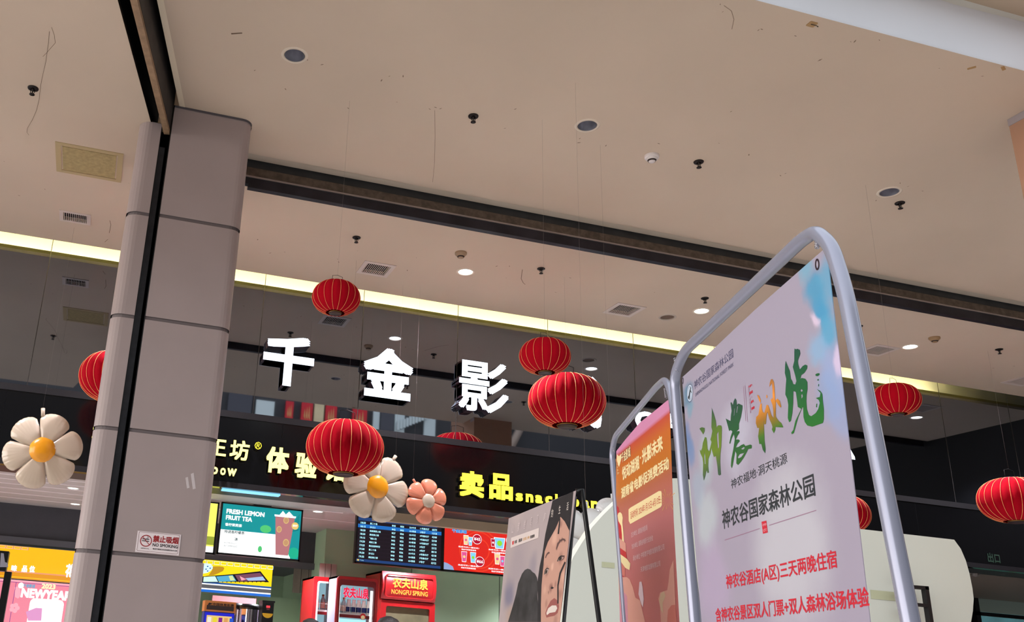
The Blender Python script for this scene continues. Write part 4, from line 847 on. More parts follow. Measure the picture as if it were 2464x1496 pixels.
PO([(708, 715), (716, 672), (733, 638), (758, 612), (785, 600), (806, 612), (815, 635), (800, 628), (780, 622), (760, 634), (740, 660), (724, 700)], m_brow, .004); PO([(590, 812), (600, 778), (614, 755), (632, 744), (642, 758), (624, 768), (608, 785), (598, 810)], m_brow, .004)
PO([(650, 1128), (668, 1120), (686, 1130), (672, 1142), (655, 1142)], m_hair, .0045)
PO([(722, 848), (733, 815), (752, 795), (775, 788), (795, 795), (800, 806), (785, 830), (755, 845)], m_face2, .004); PO([(728, 845), (738, 818), (756, 803), (782, 800), (790, 808), (775, 826), (750, 840)], m_tooth2, .0042); PO([(738, 838), (742, 812), (758, 801), (770, 804), (768, 826), (752, 838)], m_eye, .0045); PO([(718, 850), (735, 805), (760, 785), (800, 786), (802, 794), (765, 796), (742, 812), (728, 848)], m_hair, .0047)
PO([(584, 985), (592, 948), (610, 928), (628, 930), (630, 945), (615, 975), (595, 990)], m_tooth2, .0042); PO([(592, 980), (596, 950), (608, 938), (616, 945), (610, 972), (600, 982)], m_eye, .0045); PO([(578, 990), (590, 938), (612, 915), (634, 925), (632, 932), (612, 926), (596, 945), (586, 985)], m_hair, .0047)
PO([(592, 1402), (612, 1345), (650, 1270), (690, 1240), (725, 1270), (740, 1330), (725, 1400), (690, 1430), (640, 1440), (605, 1450)], m_lip, .004); PO([(605, 1400), (625, 1350), (665, 1320), (710, 1320), (722, 1350), (700, 1390), (640, 1400), (610, 1425)], m_tooth, .0045)
PO([(745, 385), (755, 390), (740, 555), (725, 555)], m_hair, .005); PO([(800, 850), (812, 860), (760, 980), (735, 1110), (735, 1300), (722, 1300), (722, 1100), (745, 970)], m_hair, .005)

for ch, x, y in (('山', 243, 500), ('那', 309, 478), ('些', 375, 450), ('尽', 443, 420), ('又', 512, 392), ('向', 590, 362), ('的', 668, 330), ('生', 747, 290), ('活', 832, 255)): b.text(PB, ch, PB.rect(q8(x - 14, y + 50), q8(x + 14, y - 46)), m_tooth if x > 640 else mat('poster_pale_text', (.80, .74, .74), .6), .005, .0)
PO([(225, 595), (525, 488), (518, 595), (218, 705)], mat('poster_label', (.82, .76, .74), .6), .003); PO([(238, 635), (255, 625), (252, 665), (238, 672)], m_rd, .004)
b.text(PB, '欢喜', PB.rect(q8(260, 660), q8(290, 615)), m_ink, .004, .02); b.text(PB, '提前点映', PB.rect(q8(305, 645), q8(345, 595)), m_ink, .004, .02); b.text(PB, '全国上映', PB.rect(q8(350, 628), q8(425, 570)), mat('poster_gold', (.80, .62, .40), .6), .004, .02); b.text(PB, '敬请期待', PB.rect(q8(430, 605), q8(480, 555)), m_ink, .004, .02)
b.build('poster_sheet', rt)
b = MB(); top = PB.P(*PB.at(1383, 1177), -.004); d_ = onz(1387, 1180, CH + .462)
leg_t = PB.P(*PB.at(1384, 1180), -.02)
# rear leg: from the top corner back down to the floor
Yb = leg_t.y; f_leg = Frame(leg_t, (1, 0, 0)); e1 = f_leg.P(*f_leg.at(1442, 1496)); dd = (e1 - leg_t).normalized(); foot = leg_t + dd * ((leg_t.z - .01) / -dd.z)
b.tube([top + Vector((0, 0, -.004)), leg_t + Vector((0, 0, .006)), leg_t + (foot - leg_t) * .02, foot], .0068, m_black, 10); b.build('rear_leg', rt)
b = MB(); b.tube([PB.P(wd - .03, -.01, -.012), PB.P(aBR - .06, bB, -.012)], .005, m_black, 8); b.build('side_pole', rt)
b = MB(); b.tube([PB.P(aBL, bB - .01, -.008), PB.P(aBR, bB - .01, -.008)], .008, m_black, 8); b.build('bottom_bar', rt)

# ================================================================== SNACK BAR FITTINGS
def screen(x0, x1, z0, z1, Y, label, draw, mount=True, group='wall screens over the snack counter'):
    r = empty('screen', ((x0 + x1) / 2, Y, z0), label, 'screen', group); f = yframe(Y)
    b = MB(); b.box((x0, Y + .004, z0), (x1, Y + .06, z1), m_black); b.box((x0, Y - .004, z0), (x1, Y + .004, z0 + .018), m_black); b.box((x0, Y - .004, z1 - .014), (x1, Y + .004, z1), m_black); b.box((x0, Y - .004, z0), (x0 + .016, Y + .004, z1), m_black); b.box((x1 - .016, Y - .004, z0), (x1, Y + .004, z1), m_black); b.build('casing', r)
    b = MB(); X0, X1, Z0, Z1 = x0 + .016, x1 - .016, z0 + .018, z1 - .014
    def U(u, v): return (X0 + (X1 - X0) * u, Z0 + (Z1 - Z0) * v)
    draw(b, f, U); b.build('picture', r)
    if mount:
        b = MB(); xc = (x0 + x1) / 2; b.box((xc - .09, Y + .02, ZI - .012), (xc + .09, Y + .12, ZI), m_black); b.box((xc - .022, Y + .065, z1 - .2), (xc + .022, Y + .1, ZI - .012), m_black); b.build('ceiling_mount', r)
    return r
def R_(U, a, b_, c, d): return (*U(a, b_), *U(c, d))
def draw_tea(b, f, U):
    b.qd(f, *R_(U, 0, 0, 1, 1), emis('tea_teal', (.05, .60, .62), 1.0), .0); b.qd(f, *R_(U, 0, 0, .76, .47), emis('tea_white', (1, 1, 1), 1.3), .001)
    b.flat(f, [U(.76, 0), U(.9, 0), U(.86, .2), U(.76, .47)], MATS['tea_white'], .001)
    w = emis('scr_white', (1, 1, 1), 1.2)
    b.text(f, 'FRESH LEMON', R_(U, .05, .80, .53, .90), w, .002, .05); b.text(f, 'FRUIT TEA', R_(U, .05, .675, .38, .77), w, .002, .05); b.text(f, '香柠茉莉茶', R_(U, .05, .545, .26, .61), w, .002, .03)
    k = emis('scr_teal_ink', (.15, .32, .33), .8); b.text(f, '特调香柠檬茶', R_(U, .05, .40, .30, .465), k, .002, .02); b.text(f, '冰', R_(U, .185, .26, .225, .33), k, .002, .03); b.text(f, 'HOT PRODUCT', R_(U, .06, .19, .21, .22), k, .002, .0); b.text(f, 'RECOMMENDED', R_(U, .06, .13, .23, .16), k, .002, .0)
    g = emis('scr_leaf', (.35, .85, .5), .9); gd = emis('scr_dark_teal', (.02, .38, .38), .9)
    for i in range(8): b.flat(f, [U(.84, .52), U(.98, .62 + i * .045), U(.98, .605 + i * .045)][::-1], gd, .0008)
    b.disc(f, *U(.56, .56), (U(.63, 0)[0] - U(.56, 0)[0]), g, .002, r2=(U(0, .64)[1] - U(0, .56)[1])); b.disc(f, *U(.51, .14), .02, g, .002, r2=.03)
    b.disc(f, *U(.94, .12), .055, emis('scr_mint', (.1, .75, .6), .9), .002)
    b.flat(f, [U(.71, .06), U(.87, .06), U(.92, .84), U(.67, .84)], emis('scr_tea', (.78, .50, .52), .9), .003)
    b.flat(f, [U(.66, .84), U(.93, .84), U(.935, .88), U(.655, .88)], w, .004); b.flat(f, [U(.72, .88), U(.76, .97), U(.80, .90), U(.84, .97), U(.90, .88)][::-1], w, .003)
    le = emis('scr_lemon', (.90, .76, .50), .95)
    for x, y, r in ((.73, .58, .026), (.81, .78, .028), (.83, .32, .03)): b.disc(f, *U(x, y), r, le, .0035, r2=r * 1.2); b.disc(f, *U(x, y), r * .75, emis('scr_lemon_in', (.82, .62, .45), .95), .004, r2=r * .9)
    b.disc(f, *U(.93, .68), .036, emis('scr_gold', (.93, .80, .45), 1), .0045); b.text(f, '鲜柠', R_(U, .90, .66, .96, .71), w, .005, .02)
def draw_sched(b, f, U):
    b.qd(f, *R_(U, 0, 0, 1, 1), emis('sched_dark', (.10, .05, .10), .8), 0.0)
    bl = emis('sched_blue', (.10, .45, .80), .9); b2 = emis('sched_navy', (.13, .28, .52), .8); w = emis('sched_text', (.70, .95, 1.0), 1.2); ln = emis('sched_line', (.22, .16, .26), .8)
    b.qd(f, *R_(U, 0, .91, .95, .99), b2, .001); b.qd(f, *R_(U, 0, 0, 1, .06), b2, .001); b.qd(f, *R_(U, 0, .755, 1, .835), bl, .001)
    rows = [('18:50', '第二十条', '¥40', '¥35', '2D/中文', '11号激光厅', '60/79'), ('18:15', '沙丘2', '¥42', '¥42', '2D/英语', '2号厅', '115/138'), ('18:20', '热辣滚烫上映', '¥37', '¥36', '2D/中文', '8号激光厅', '42/68'), ('18:25', '周处除三害', '¥41', '¥32', '2D/普通', '9号激光厅', '52/108'), ('19:15', '飞驰人生', '¥42', '¥32', '2D/普通', '10号激光厅', '61/66'),
            ('19:20', '周处三害', '¥40', '¥35', '2D/中文', '3号厅', '22/122'), ('19:25', '熊出没逆转时空', '¥41', '¥36', '2D/中文', '4号厅', '88/118'), ('19:30', '第二十条', '¥40', '¥36', '2D/中文', '6号激光厅', '42/108'), ('19:30', '沙丘2', '¥40', '¥32', '2D/普通', '7号激光厅', '142/166'), ('19:35', '周处除三害', '¥43', '¥38', '2D/普通', '5号厅', '62/122')]
    xs = [(.03, .09), (.14, .27), (.40, .445), (.50, .545), (.61, .69), (.74, .85), (.885, .945)]
    for i, r in enumerate(rows):
        z = .86 - i * .0835
        if i > 1: b.qd(f, *R_(U, .0, z + .038, 1, z + .041), ln, .001)
        for (a, c), t in zip(xs, r): b.text(f, t, R_(U, a, z - .018, min(c, a + .022 * max(2.2, len(t))), z + .026), w, .002, .03)
    for a, t in ((.40, '原价'), (.50, '会员价'), (.61, '制式'), (.885, '余票')): b.text(f, t, R_(U, a, .93, a + .03, .96), ln, .002, .0)
    b.qd(f, *R_(U, .01, .015, .035, .05), emis('sched_gold', (.9, .8, .4), 1), .002); b.text(f, 'Today', R_(U, .045, .015, .09, .045), w, .002, .0)
def draw_menu(b, f, U):
    b.qd(f, *R_(U, 0, 0, 1, 1), emis('menu_red', (.90, .14, .10), 1.0), .0); w = emis('menu_white', (1, .95, .97), 1.1); d = emis('menu_ring', (.95, .25, .14), 1.0); cl = emis('menu_cloud', (.62, .70, .88), .9); pk = emis('menu_pink', (.92, .35, .60), 1.0); cy = emis('menu_cyan', (.55, .85, .98), 1.0); gn = emis('menu_lime', (.60, .90, .20), 1.0); mg = emis('menu_crimson', (.72, .03, .18), 1.0); ye = emis('menu_cream', (.98, .85, .60), 1.0)
    for r in (.22, .19, .12): b.ring(f, *U(.47, .5), r, .012, d, .001)
    b.flat(f, [U(0, 0), U(.14, 0), U(.12, .08), U(.05, .14), U(0, .16)], cl, .001); b.flat(f, [U(.8, 0), U(1, 0), U(1, .12), U(.9, .09), U(.86, .03)], cl, .001)
    b.text(f, '千金影城', R_(U, .10, .84, .30, .93), cy, .002, .08); b.text(f, '千金影城', R_(U, .10, .84, .30, .93), emis('menu_blue', (.15, .45, .85), 1), .003, .02)
    def cup(x, y, wd, hh, c1, c2):
        b.flat(f, [U(x - wd * .36, y - hh / 2), U(x + wd * .36, y - hh / 2), U(x + wd / 2, y + hh / 2), U(x - wd / 2, y + hh / 2)], w, .002); b.flat(f, [U(x - wd * .30, y - hh * .44), U(x + wd * .30, y - hh * .44), U(x + wd * .43, y + hh * .44), U(x - wd * .43, y + hh * .44)], c1, .003); b.disc(f, *U(x, y), abs(U(wd * .22, 0)[0] - U(0, 0)[0]), c2, .004, 14)
    for x, y, wd, hh, c1, c2 in ((.29, .70, .07, .22, ye, pk), (.35, .68, .06, .20, cy, w), (.75, .70, .16, .26, cy, gn), (.66, .70, .06, .18, mg, w), (.27, .32, .08, .24, pk, ye), (.39, .32, .08, .24, cy, gn), (.72, .34, .08, .25, ye, pk), (.79, .30, .07, .24, pk, cy), (.88, .30, .09, .22, cy, gn)): cup(x, y, wd, hh, c1, c2)
    for x, y, t in ((.44, .74, '¥45'), (.90, .78, '¥66'), (.48, .24, '¥66'), (.95, .24, '¥88')):
        b.disc(f, *U(x, y), .052, w, .005, 20); b.disc(f, *U(x, y), .046, mg, .006, 20); b.text(f, t, R_(U, x - .045, y - .035, x + .045, y + .04), w, .007, .03)
    for x, y in ((.33, .52), (.74, .52), (.33, .11), (.74, .09)): b.text(f, '热卖可乐1+爆米花1', R_(U, x - .14, y, x + .14, y + .035), w, .003, .04); b.text(f, '现金可买超值套餐', R_(U, x - .10, y - .055, x + .10, y - .02), w, .003, .04)
def draw_yellow(b, f, U):
    b.qd(f, *R_(U, 0, 0, 1, 1), emis('scr_yellow', (.98, .97, .42), 1.1), 0); b.qd(f, *R_(U, .5, 0, 1, .12), MATS['tea_white'], .001); b.qd(f, *R_(U, .8, .15, 1, .32), emis('scr_olive', (.62, .66, .22), 1), .001)
YS = 9.0
screen(1.165, 1.985, CH + .843, CH + 1.345, YS, 'ceiling hung screen advertising fresh lemon fruit tea on teal', draw_tea)
screen(.325, 1.145, CH + .835, CH + 1.335, YS, 'yellow lit screen of which only a strip shows beside the pillar', draw_yellow)
screen(2.545, 3.475, CH + .878, CH + 1.405 - .05, YS, 'dark blue film schedule screen with rows of times', draw_sched)
screen(3.477, 4.33, CH + .878, CH + 1.36, YS, 'red menu screen with snack cups and prices', draw_menu)
proto = None
for i, ((px, py), lab) in enumerate([((765, 1230), 'small glowing spotlight in the snack bar ceiling right of the tea screen'), ((181, 1212), 'small glowing spotlight in the striped ceiling beside the pillar, lower one'), ((176, 1174), 'small glowing spotlight in the striped ceiling beside the pillar, upper one')]):
    if proto is None:
        proto = empty('spotlight', (0, 0, 0), lab, 'ceiling light', 'small spotlights in the snack bar ceiling')
        b = MB(); b.lathe((0, 0, 0), [(.045, 0), (.055, -.006), (.06, 0)], m_white, 24); b.build('trim_ring', proto)
        b = MB(); b.lathe((0, 0, 0), [(.045, -.003), (.0001, -.003)], emis('lit_spot', (1, .97, .9), 9), 24, smooth=False); b.build('diffuser', proto); o = proto
    else: o = copy_tree(proto)
    o.location = onz(px, py, ZI); o['label'] = lab
o = proto.copy(); COL.objects.link(o); o.name = 'camera_dome'; o.location = onz(2346, 1378, ZI); o['label'] = 'small round pale fitting under the dark soffit at the lower right'; o['category'] = 'ceiling fitting'
if 'group' in o: del o['group']
c = proto.children[0].copy(); COL.objects.link(c); c.parent = o; b = MB(); b.lathe((0, 0, 0), [(.045, 0), (.04, -.03), (.0001, -.045)], mat('fitting_grey', (.35, .32, .3), .4), 20); c = b.build('dome', None, base=(0, 0, 0)); c.parent = o; c.location = (0, 0, 0)
fx = yframe(YF - .002); b = MB(); b.text(fx, '出口', fx.rect((2378, 1352), (2404, 1332)), emis('dim_exit_green', (.08, .24, .16), .6), .001, .03); tag(b.build('exit_sign_glyphs'), 'faint dark green lit characters low on the fascia at the right', 'exit sign')
P0_, P1_ = onz(536, 1172, ZI), onz(672, 1189, ZI); b = MB(); b.box((P0_.x, P0_.y, ZI - .02), (P1_.x, P0_.y + .09, ZI - .001), emis('cool_strip_light', (.55, .85, 1), 1.3)); tag(b.build('strip_light'), 'pale blue strip light just under the black fascia beside the pillar', 'ceiling light')
# yellow light boxes under the bulkhead
YB = 10.74; f = yframe(YB)
m_lby = emis('lightbox_yellow', (1.0, .86, .06), 1.15); m_lbo = emis('lightbox_amber', (1.0, .72, .05), 1.15); m_lbw = emis('lightbox_white', (1, .98, .95), 1.4); m_lbb = emis('lightbox_blue', (.16, .38, .66), .9); m_lbp = emis('lightbox_pink', (1, .66, .72), 1.1)
m_lbpur = emis('lightbox_violet', (.62, .25, .62), .8); m_lbd = emis('lightbox_dark', (.10, .08, .16), .5)
b = MB(); xr = 2.06; zt, zm = CH + .945, CH + .695
b.box((.3, YB, CH + .58), (xr, YB + .12, CH + .935), mat('lightbox_case', (.5, .5, .5), .5)); b.qd(f, .3, zm, xr, CH + .935, m_lby, .001)
for i in range(22):
    x = .36 + i * .078; b.qd(f, x, CH + .888, x + .066, CH + .925, m_lbw, .002); b.qd(f, x + .003, CH + .892, x + .063, CH + .922, m_lby, .003); b.qd(f, x + .068, CH + .886, x + .072, CH + .925, m_lbb, .002)
F7 = dict(org=(470, 1330), sc=9.0115)
b.poly(f, [(200, 500), (290, 480), (360, 380), (375, 295), (440, 290), (520, 290), (600, 300), (630, 330), (600, 390), (500, 440), (400, 480), (250, 500)], emis('lightbox_ochre', (.78, .58, .12), 1), .002, **F7)
b.poly(f, [(150, 225), (240, 225), (330, 245), (378, 290), (375, 340), (330, 390), (260, 430), (150, 450)], emis('lightbox_reel', (.82, .95, 1), 1.2), .004, **F7)
for x, y in ((265, 290), (320, 330), (230, 350), (265, 390)): b.poly(f, [(x - 20, y), (x, y - 14), (x + 22, y - 4), (x + 10, y + 14), (x - 12, y + 12)], m_lbb, .005, **F7)
b.poly(f, [(150, 510), (430, 490), (930, 450), (1410, 395), (1600, 635), (930, 640), (500, 640), (150, 640)], m_lbd, .003, **F7)
b.poly(f, [(180, 520), (430, 505), (490, 625), (170, 625)], emis('lightbox_mint', (.80, .95, .88), 1.2), .004, **F7); b.poly(f, [(450, 510), (810, 480), (890, 610), (510, 625)], emis('lightbox_cyan', (.35, .70, .85), 1), .004, **F7); b.poly(f, [(860, 480), (1400, 430), (1530, 600), (940, 615)], emis('lightbox_plum', (.50, .30, .38), 1), .004, **F7)
b.poly(f, [(720, 500), (800, 490), (860, 590), (760, 600)], emis('lightbox_pale', (.86, .92, .66), 1), .005, **F7); b.poly(f, [(1080, 550), (1460, 510), (1520, 595), (1150, 600)], emis('lightbox_iceblue', (.68, .80, .95), 1), .005, **F7); b.poly(f, [(960, 500), (1100, 570), (1000, 600)], m_lbp, .005, **F7)
for i in range(11): x = 880 - 370 + i * 92; b.poly(f, [(x, 625), (x + 70, 625), (x + 70, 638), (x, 638)], m_lby, .005, **F7)
b.qd(f, .3, CH + .675, xr, zm, m_lbb, .002); b.qd(f, .3, CH + .662, xr, CH + .675, m_lbw, .002); b.qd(f, .3, CH + .622, xr, CH + .662, emis('lightbox_grey', (.42, .42, .44), .8), .002); b.qd(f, .3, CH + .608, xr, CH + .622, m_lbw, .002); b.qd(f, .3, CH + .58, xr, CH + .608, emis('lightbox_royal', (.10, .45, .88), .95), .002)
tag(b.build('menu_light_box'), 'yellow film reel light box with blue stripes right of the pillar', 'light box')
b = MB(); b.box((-3.2, YB, CH + .56), (.0, YB + .12, CH + .905), MATS['lightbox_case']); b.qd(f, -3.2, CH + .60, 0, CH + .9, m_lbo, .001)
for i in range(32): x = -3.15 + i * .078; b.qd(f, x, CH + .868, x + .066, CH + .895, m_lbp, .002); b.qd(f, x + .004, CH + .872, x + .062, CH + .892, m_lbo, .003); b.qd(f, x + .068, CH + .868, x + .071, CH + .895, m_lbpur, .002)
b.qd(f, -3.2, CH + .625, 0, CH + .64, emis('lightbox_rose', (.95, .62, .45), 1), .002); b.qd(f, -3.2, CH + .56, 0, CH + .625, emis('lightbox_gold', (.93, .60, .03), 1), .002); b.qd(f, -3.2, CH + .575, 0, CH + .58, m_lby, .003)
qL = lambda x, y: (x / 4.733, 1180 + y / 4.733)
for ch, bl, tr in (('味', (122, 915), (200, 850)), ('品', (243, 925), (318, 855)), ('位', (328, 930), (405, 858)), ('花', (735, 985), (860, 840))): b.text(f, ch, f.rect(qL(*bl), qL(*tr)), m_lbw, .004, .06)
tag(b.build('menu_light_box'), 'amber light box with white characters left of the pillar', 'light box')
YP = 10.78; f = yframe(YP); b = MB(); x0, z1 = f.at(0, 1392); z1 = CH + .55; b.box((-3.2, YP, CH - .55), (.0, YP + .08, CH + .55), MATS['lightbox_case']); b.qd(f, -3.2, CH - .55, 0, CH + .55, emis('poster_glow_pink', (.95, .52, .60), 1.05), .001)
b.qd(f, -3.2, CH + .53, 0, CH + .55, m_lbp, .002); b.qd(f, -3.2, CH + .522, 0, CH + .527, m_lbpur, .003); xa = f.at(30, 1450)[0]; b.qd(f, xa, CH - .5, xa + .006, CH + .525, m_lbpur, .003)
b.text(f, '2023', f.rect(qL(470, 1115), qL(637, 1068)), emis('poster_glow_cream', (1, .95, .72), 1.2), .004, .05); b.text(f, 'NEWYEAR', f.rect(qL(232, 1215), qL(820, 1150)), m_lbw, .004, .06)
b.text(f, '千金影城', f.rect(qL(262, 1100), qL(403, 1068)), emis('poster_glow_blue', (.45, .66, .80), 1), .004, .05); b.disc(f, *f.at(*qL(240, 1080)), .03, m_lbw, .004)
a0, b0, a1, b1 = f.rect(qL(270, 1700), qL(735, 1250)); b.flat(f, rrect(a0, b0, a1, b1, .05), m_lbw, .003)
b.poly(f, [(295, 1380), (410, 1335), (480, 1340), (470, 1480), (320, 1480)], emis('poster_glow_mauve', (.90, .60, .80), 1), .004, org=(0, 1180), sc=4.733)
for x, y in ((165, 1335),):
    for k in range(5): an = k * 1.2566; b.disc(f, *[c_ + d for c_, d in zip(f.at(*qL(x, y)), (.03 * math.cos(an), .03 * math.sin(an)))], .024, m_lbp, .004, 12)
b.poly(f, [(165, 1100), (230, 1085), (235, 1200), (205, 1230), (170, 1210)], m_lbp, .003, org=(0, 1180), sc=4.733)
tag(b.build('new_year_light_poster'), 'glowing pink new year poster under the amber light box', 'light poster')
# stand at the left edge
f = yframe(6.8); b = MB(); b.poly(f, [(-60, 1322), (17, 1328), (22, 1345), (21, 1368), (-60, 1368)], m_black, 0); a0, b0, a1, b1 = f.rect((-60, 1368), (22, 1326)); b = MB(); b.box((a0, 6.8, b0), (a1, 6.9, b1), m_black); 
tb_ = tag(b.build('floor_sign_head', base=(a1 - .1, 6.85, 0)), 'black floor sign cut off at the left edge beside the amber light box', 'floor sign')
b = MB(); px_ = f.at(14, 1400)[0]; b.box((px_ - .02, 6.82, .02), (px_ + .025, 6.88, b0), m_black); b.build('pole', tb_); b = MB(); b.box((px_ - .22, 6.65, 0), (px_ + .22, 7.05, .02), m_black); b.build('foot_plate', tb_)
b = MB(); f.O.y = 6.798; b.poly(f, [(2, 1330), (9, 1331), (12, 1352), (18, 1354), (20, 1364), (0, 1364)], mat('pale_mark', (.6, .6, .65), .5), .001); b.build('pale_print', tb_)
tb_.name = 'floor_sign'

# counter with machines under the light box
m_ctr = mat('counter_front', (.40, .38, .36), .6)
b = MB(); b.box((.9, 8.75, 0), (2.1, 9.5, .92), m_ctr); b.box((.86, 8.70, .92), (2.14, 9.55, .96), mat('counter_top', (.75, .73, .70), .3)); tag(b.build('snack_counter'), 'snack counter carrying the lottery machine and drink urns', 'counter')
def px_box(Y, bl, tr): f = yframe(Y); return f.rect(bl, tr)
Ym = 8.95; f = yframe(Ym)
x0, z0, x1, z1 = f.rect((491, 1470), (569, 1448)); zt = f.at(530, 1446)[1]
lm = empty('lottery_machine', ((x0 + x1) / 2, Ym + .1, .96), 'orange topped lottery machine with blue screen beside the pillar', 'lottery machine')
m_or = mat('orange_plastic', (.80, .50, .26), .5)
zh = f.at(530, 1472)[1]; b = MB(); b.box((x0, Ym, zh - .0), (x1, Ym + .18, zt), m_or); b.box((x0 + .02, Ym - .004, zh + .015), (x1 - .02, Ym, zh + .055), mat('dark_slot', (.22, .16, .15), .5)); b.text(f, '中国体育彩票', (x0 + .075, zt - .042, x1 - .02, zt - .018), m_ink, .003, .02); b.poly(f, [(500, 1453), (505, 1449), (507, 1451), (511, 1450), (507, 1455), (506, 1453), (503, 1456)], m_ink, .003); b.build('head', lm)
b = MB(); b.box((x0 + .005, Ym + .01, .96), (x1 - .005, Ym + .17, zh), mat('machine_body', (.20, .22, .45), .5)); b.build('body', lm)
b = MB(); b.qd(f, x0 + .01, 1.25, x1 - .01, zh - .008, emis('lottery_blue', (.10, .12, .78), 1), -.006); b.qd(f, x0 + .03, 1.22, x1 - .03, zh - .035, emis('lottery_cream', (.93, .78, .50), 1), -.004)
for k, c in enumerate([(.95, .92, .86), (.93, .85, .20), (.50, .10, .55), (.88, .62, .35), (.15, .35, .80)]): b.qd(f, x0 + .04 + k * .052, 1.26, x0 + .075 + k * .052, zh - .05, emis('lottery_tile_%d' % k, c, 1), -.003)
b.build('screen', lm)
for px, lab in ((566, 'chrome urn half hidden behind the lottery machine'), (601, 'chrome and black drink urn left of the coffee dispenser')):
    Yu = 9.36 if px < 580 else 9.12; P = ony(px, 1475, Yu); r = .095; u_ = empty('drink_urn', (P.x, Yu, .96), lab, 'urn', 'chrome urns on the snack counter'); zt = ony(601, 1453, Yu).z
    b = MB(); b.lathe((P.x, Yu, .96), [(r, 0), (r, zt - .96 - .03)], m_chrome, 32); b.build('barrel', u_); b = MB(); b.lathe((P.x, Yu, zt), [(r + .005, -.05), (r + .008, -.028), (r * .8, .0), (0, .004)], m_black, 32); b.lathe((P.x, Yu, .96), [(r + .012, 0), (r + .012, .04)], m_black, 32); b.build('lid', u_)
f = yframe(8.80); x0, z0, x1, z1 = f.rect((628, 1500), (660, 1447)); cm = empty('coffee_dispenser', ((x0 + x1) / 2, 8.87, .96), 'black coffee dispenser with yellow half round badge', 'drinks dispenser'); b = MB(); b.box((x0, 8.80, .96), (x1, 8.98, z1), m_black); b.box((x0 - .006, 8.79, z1 - .012), (x1 + .006, 8.985, z1 + .004), m_black); b.build('body', cm)
b = MB(); xc = (x0 + x1) / 2; b.flat(f, [(xc - .05, z1 - .11)] + [(xc + .05 * math.cos(math.pi + t * math.pi / 10), z1 - .11 + .042 * math.sin(math.pi + t * math.pi / 10)) for t in range(1, 10)] + [(xc + .05, z1 - .11)], mat('yellow_badge', (.90, .70, .16), .5), .002); b.build('badge', cm)
b = MB(); b.qd(f, xc - .018, z1 - .06, xc + .018, z1 - .04, emis('red_display', (1, .25, .30), 1.2), .003); b.text(f, 'TPT', (xc - .016, z1 - .08, xc + .016, z1 - .068), mat('red_text', (.75, .35, .35), .5), .003, .02); b.build('display', cm)
# pinkish shelf board behind the urns, wood planks, bulkhead details
f = yframe(10.2); b = MB(); x0, z0, x1, z1 = f.rect((505, 1500), (617, 1440)); b.box((x0, 10.2, .8), (x1, 10.24, z1), mat('rosy_board', (.66, .42, .42), .6)); tag(b.build('back_board'), 'rose and cream printed board behind the chrome urns', 'board')
m_plank = mat('grey_wood_planks', (.56, .52, .47), .7, noise=.25, nscale=3)
for (pa, pb, Yp, lab) in (((704, 1425), (762, 1371), 10.9, 'left grey wood plank panel above the pale green wall'), ((768, 1392), (812, 1358), 10.15, 'right grey wood plank panel above the first red fridge')):
    f = yframe(Yp); x0, z0, x1, z1 = f.rect(pa, pb); b = MB(); n = 3
    for i in range(n): xa, xb = x0 + (x1 - x0) * i / n, x0 + (x1 - x0) * (i + 1) / n - .006; b.box((xa, Yp, z0), (xb, Yp + .03, z1), m_plank)
    tag(b.build('wood_panel'), lab, 'wood panel', 'grey wood panels by the fridges')
b = MB(); b.box((2.0, 11.4, 0), (2.6, 11.45, CH + .62), m_green); struct(b.build('wall_partition'))

# fridges and their bottles
m_fr = mat('fridge_red', (.62, .07, .09), .35, coat=.3); m_frd = mat('fridge_dark_red', (.45, .08, .10), .4); m_edge2 = mat('fridge_grey_edge', (.55, .55, .60), .4); m_in = emis('fridge_lit_back', (.62, .78, .84), .75); m_fw = emis('fridge_led', (.95, 1, 1), 1.6)
def fridge(bl, tr, Y, dep, label, head, name='drinks_fridge'):
    f = yframe(Y); x0, _, x1, z1 = f.rect(bl, tr); x0 = f.at(*bl)[0]
    r = empty(name, ((x0 + x1) / 2, Y + dep / 2, 0), label, 'fridge', 'red drinks fridges'); t = .035
    b = MB(); b.box((x0, Y + .02, 0), (x0 + .02, Y + dep, z1), m_fr if not head == 'flat' else m_edge2); b.box((x1 - .02, Y + .02, 0), (x1, Y + dep, z1), m_fr); b.box((x0, Y + .02, z1 - .02), (x1, Y + dep, z1), m_fr); b.box((x0, Y + dep - .02, 0), (x1, Y + dep, z1), m_fr); b.box((x0, Y + .02, 0), (x1, Y + dep, .15), m_frd); b.build('cabinet', r)
    return r, f, x0, x1, z1
m_btl = mat('clear_bottle', (.86, .88, .90), .15, trans=.35); m_capo = mat('orange_cap', (.85, .55, .35), .5); m_milk = mat('white_bottle', (.92, .90, .88), .3); m_navy = mat('navy_label', (.10, .15, .42), .5); m_capw = mat('white_cap', (.95, .93, .92), .4)
def bottle(P, h, r, kind, label, group):
    b = MB(); m = m_milk if kind == 'milk' else m_btl
    prof = [(0, 0), (r, 0), (r, h * .62), (r * .5, h * .84), (r * .5, h * .92)] if kind != 'milk' else [(0, 0), (r, 0), (r, h * .68), (r * .72, h * .84), (r * .72, h * .88)]
    b.lathe(P, prof, m, 16); o = tag(b.build('bottle', base=P), label, 'bottle', group)
    b = MB(); b.lathe(P, [(prof[-1][0] * 1.08, h * .88), (prof[-1][0] * 1.08, h), (0, h)], m_capw if kind == 'milk' else m_capo, 14); b.build('cap', o)
    b = MB(); b.lathe(P, [(r * 1.03, h * .12), (r * 1.03, h * .5)], m_navy if kind == 'milk' else mat('bottle_label_' + kind, (.93, .75, .70), .5), 16); b.build('label', o)
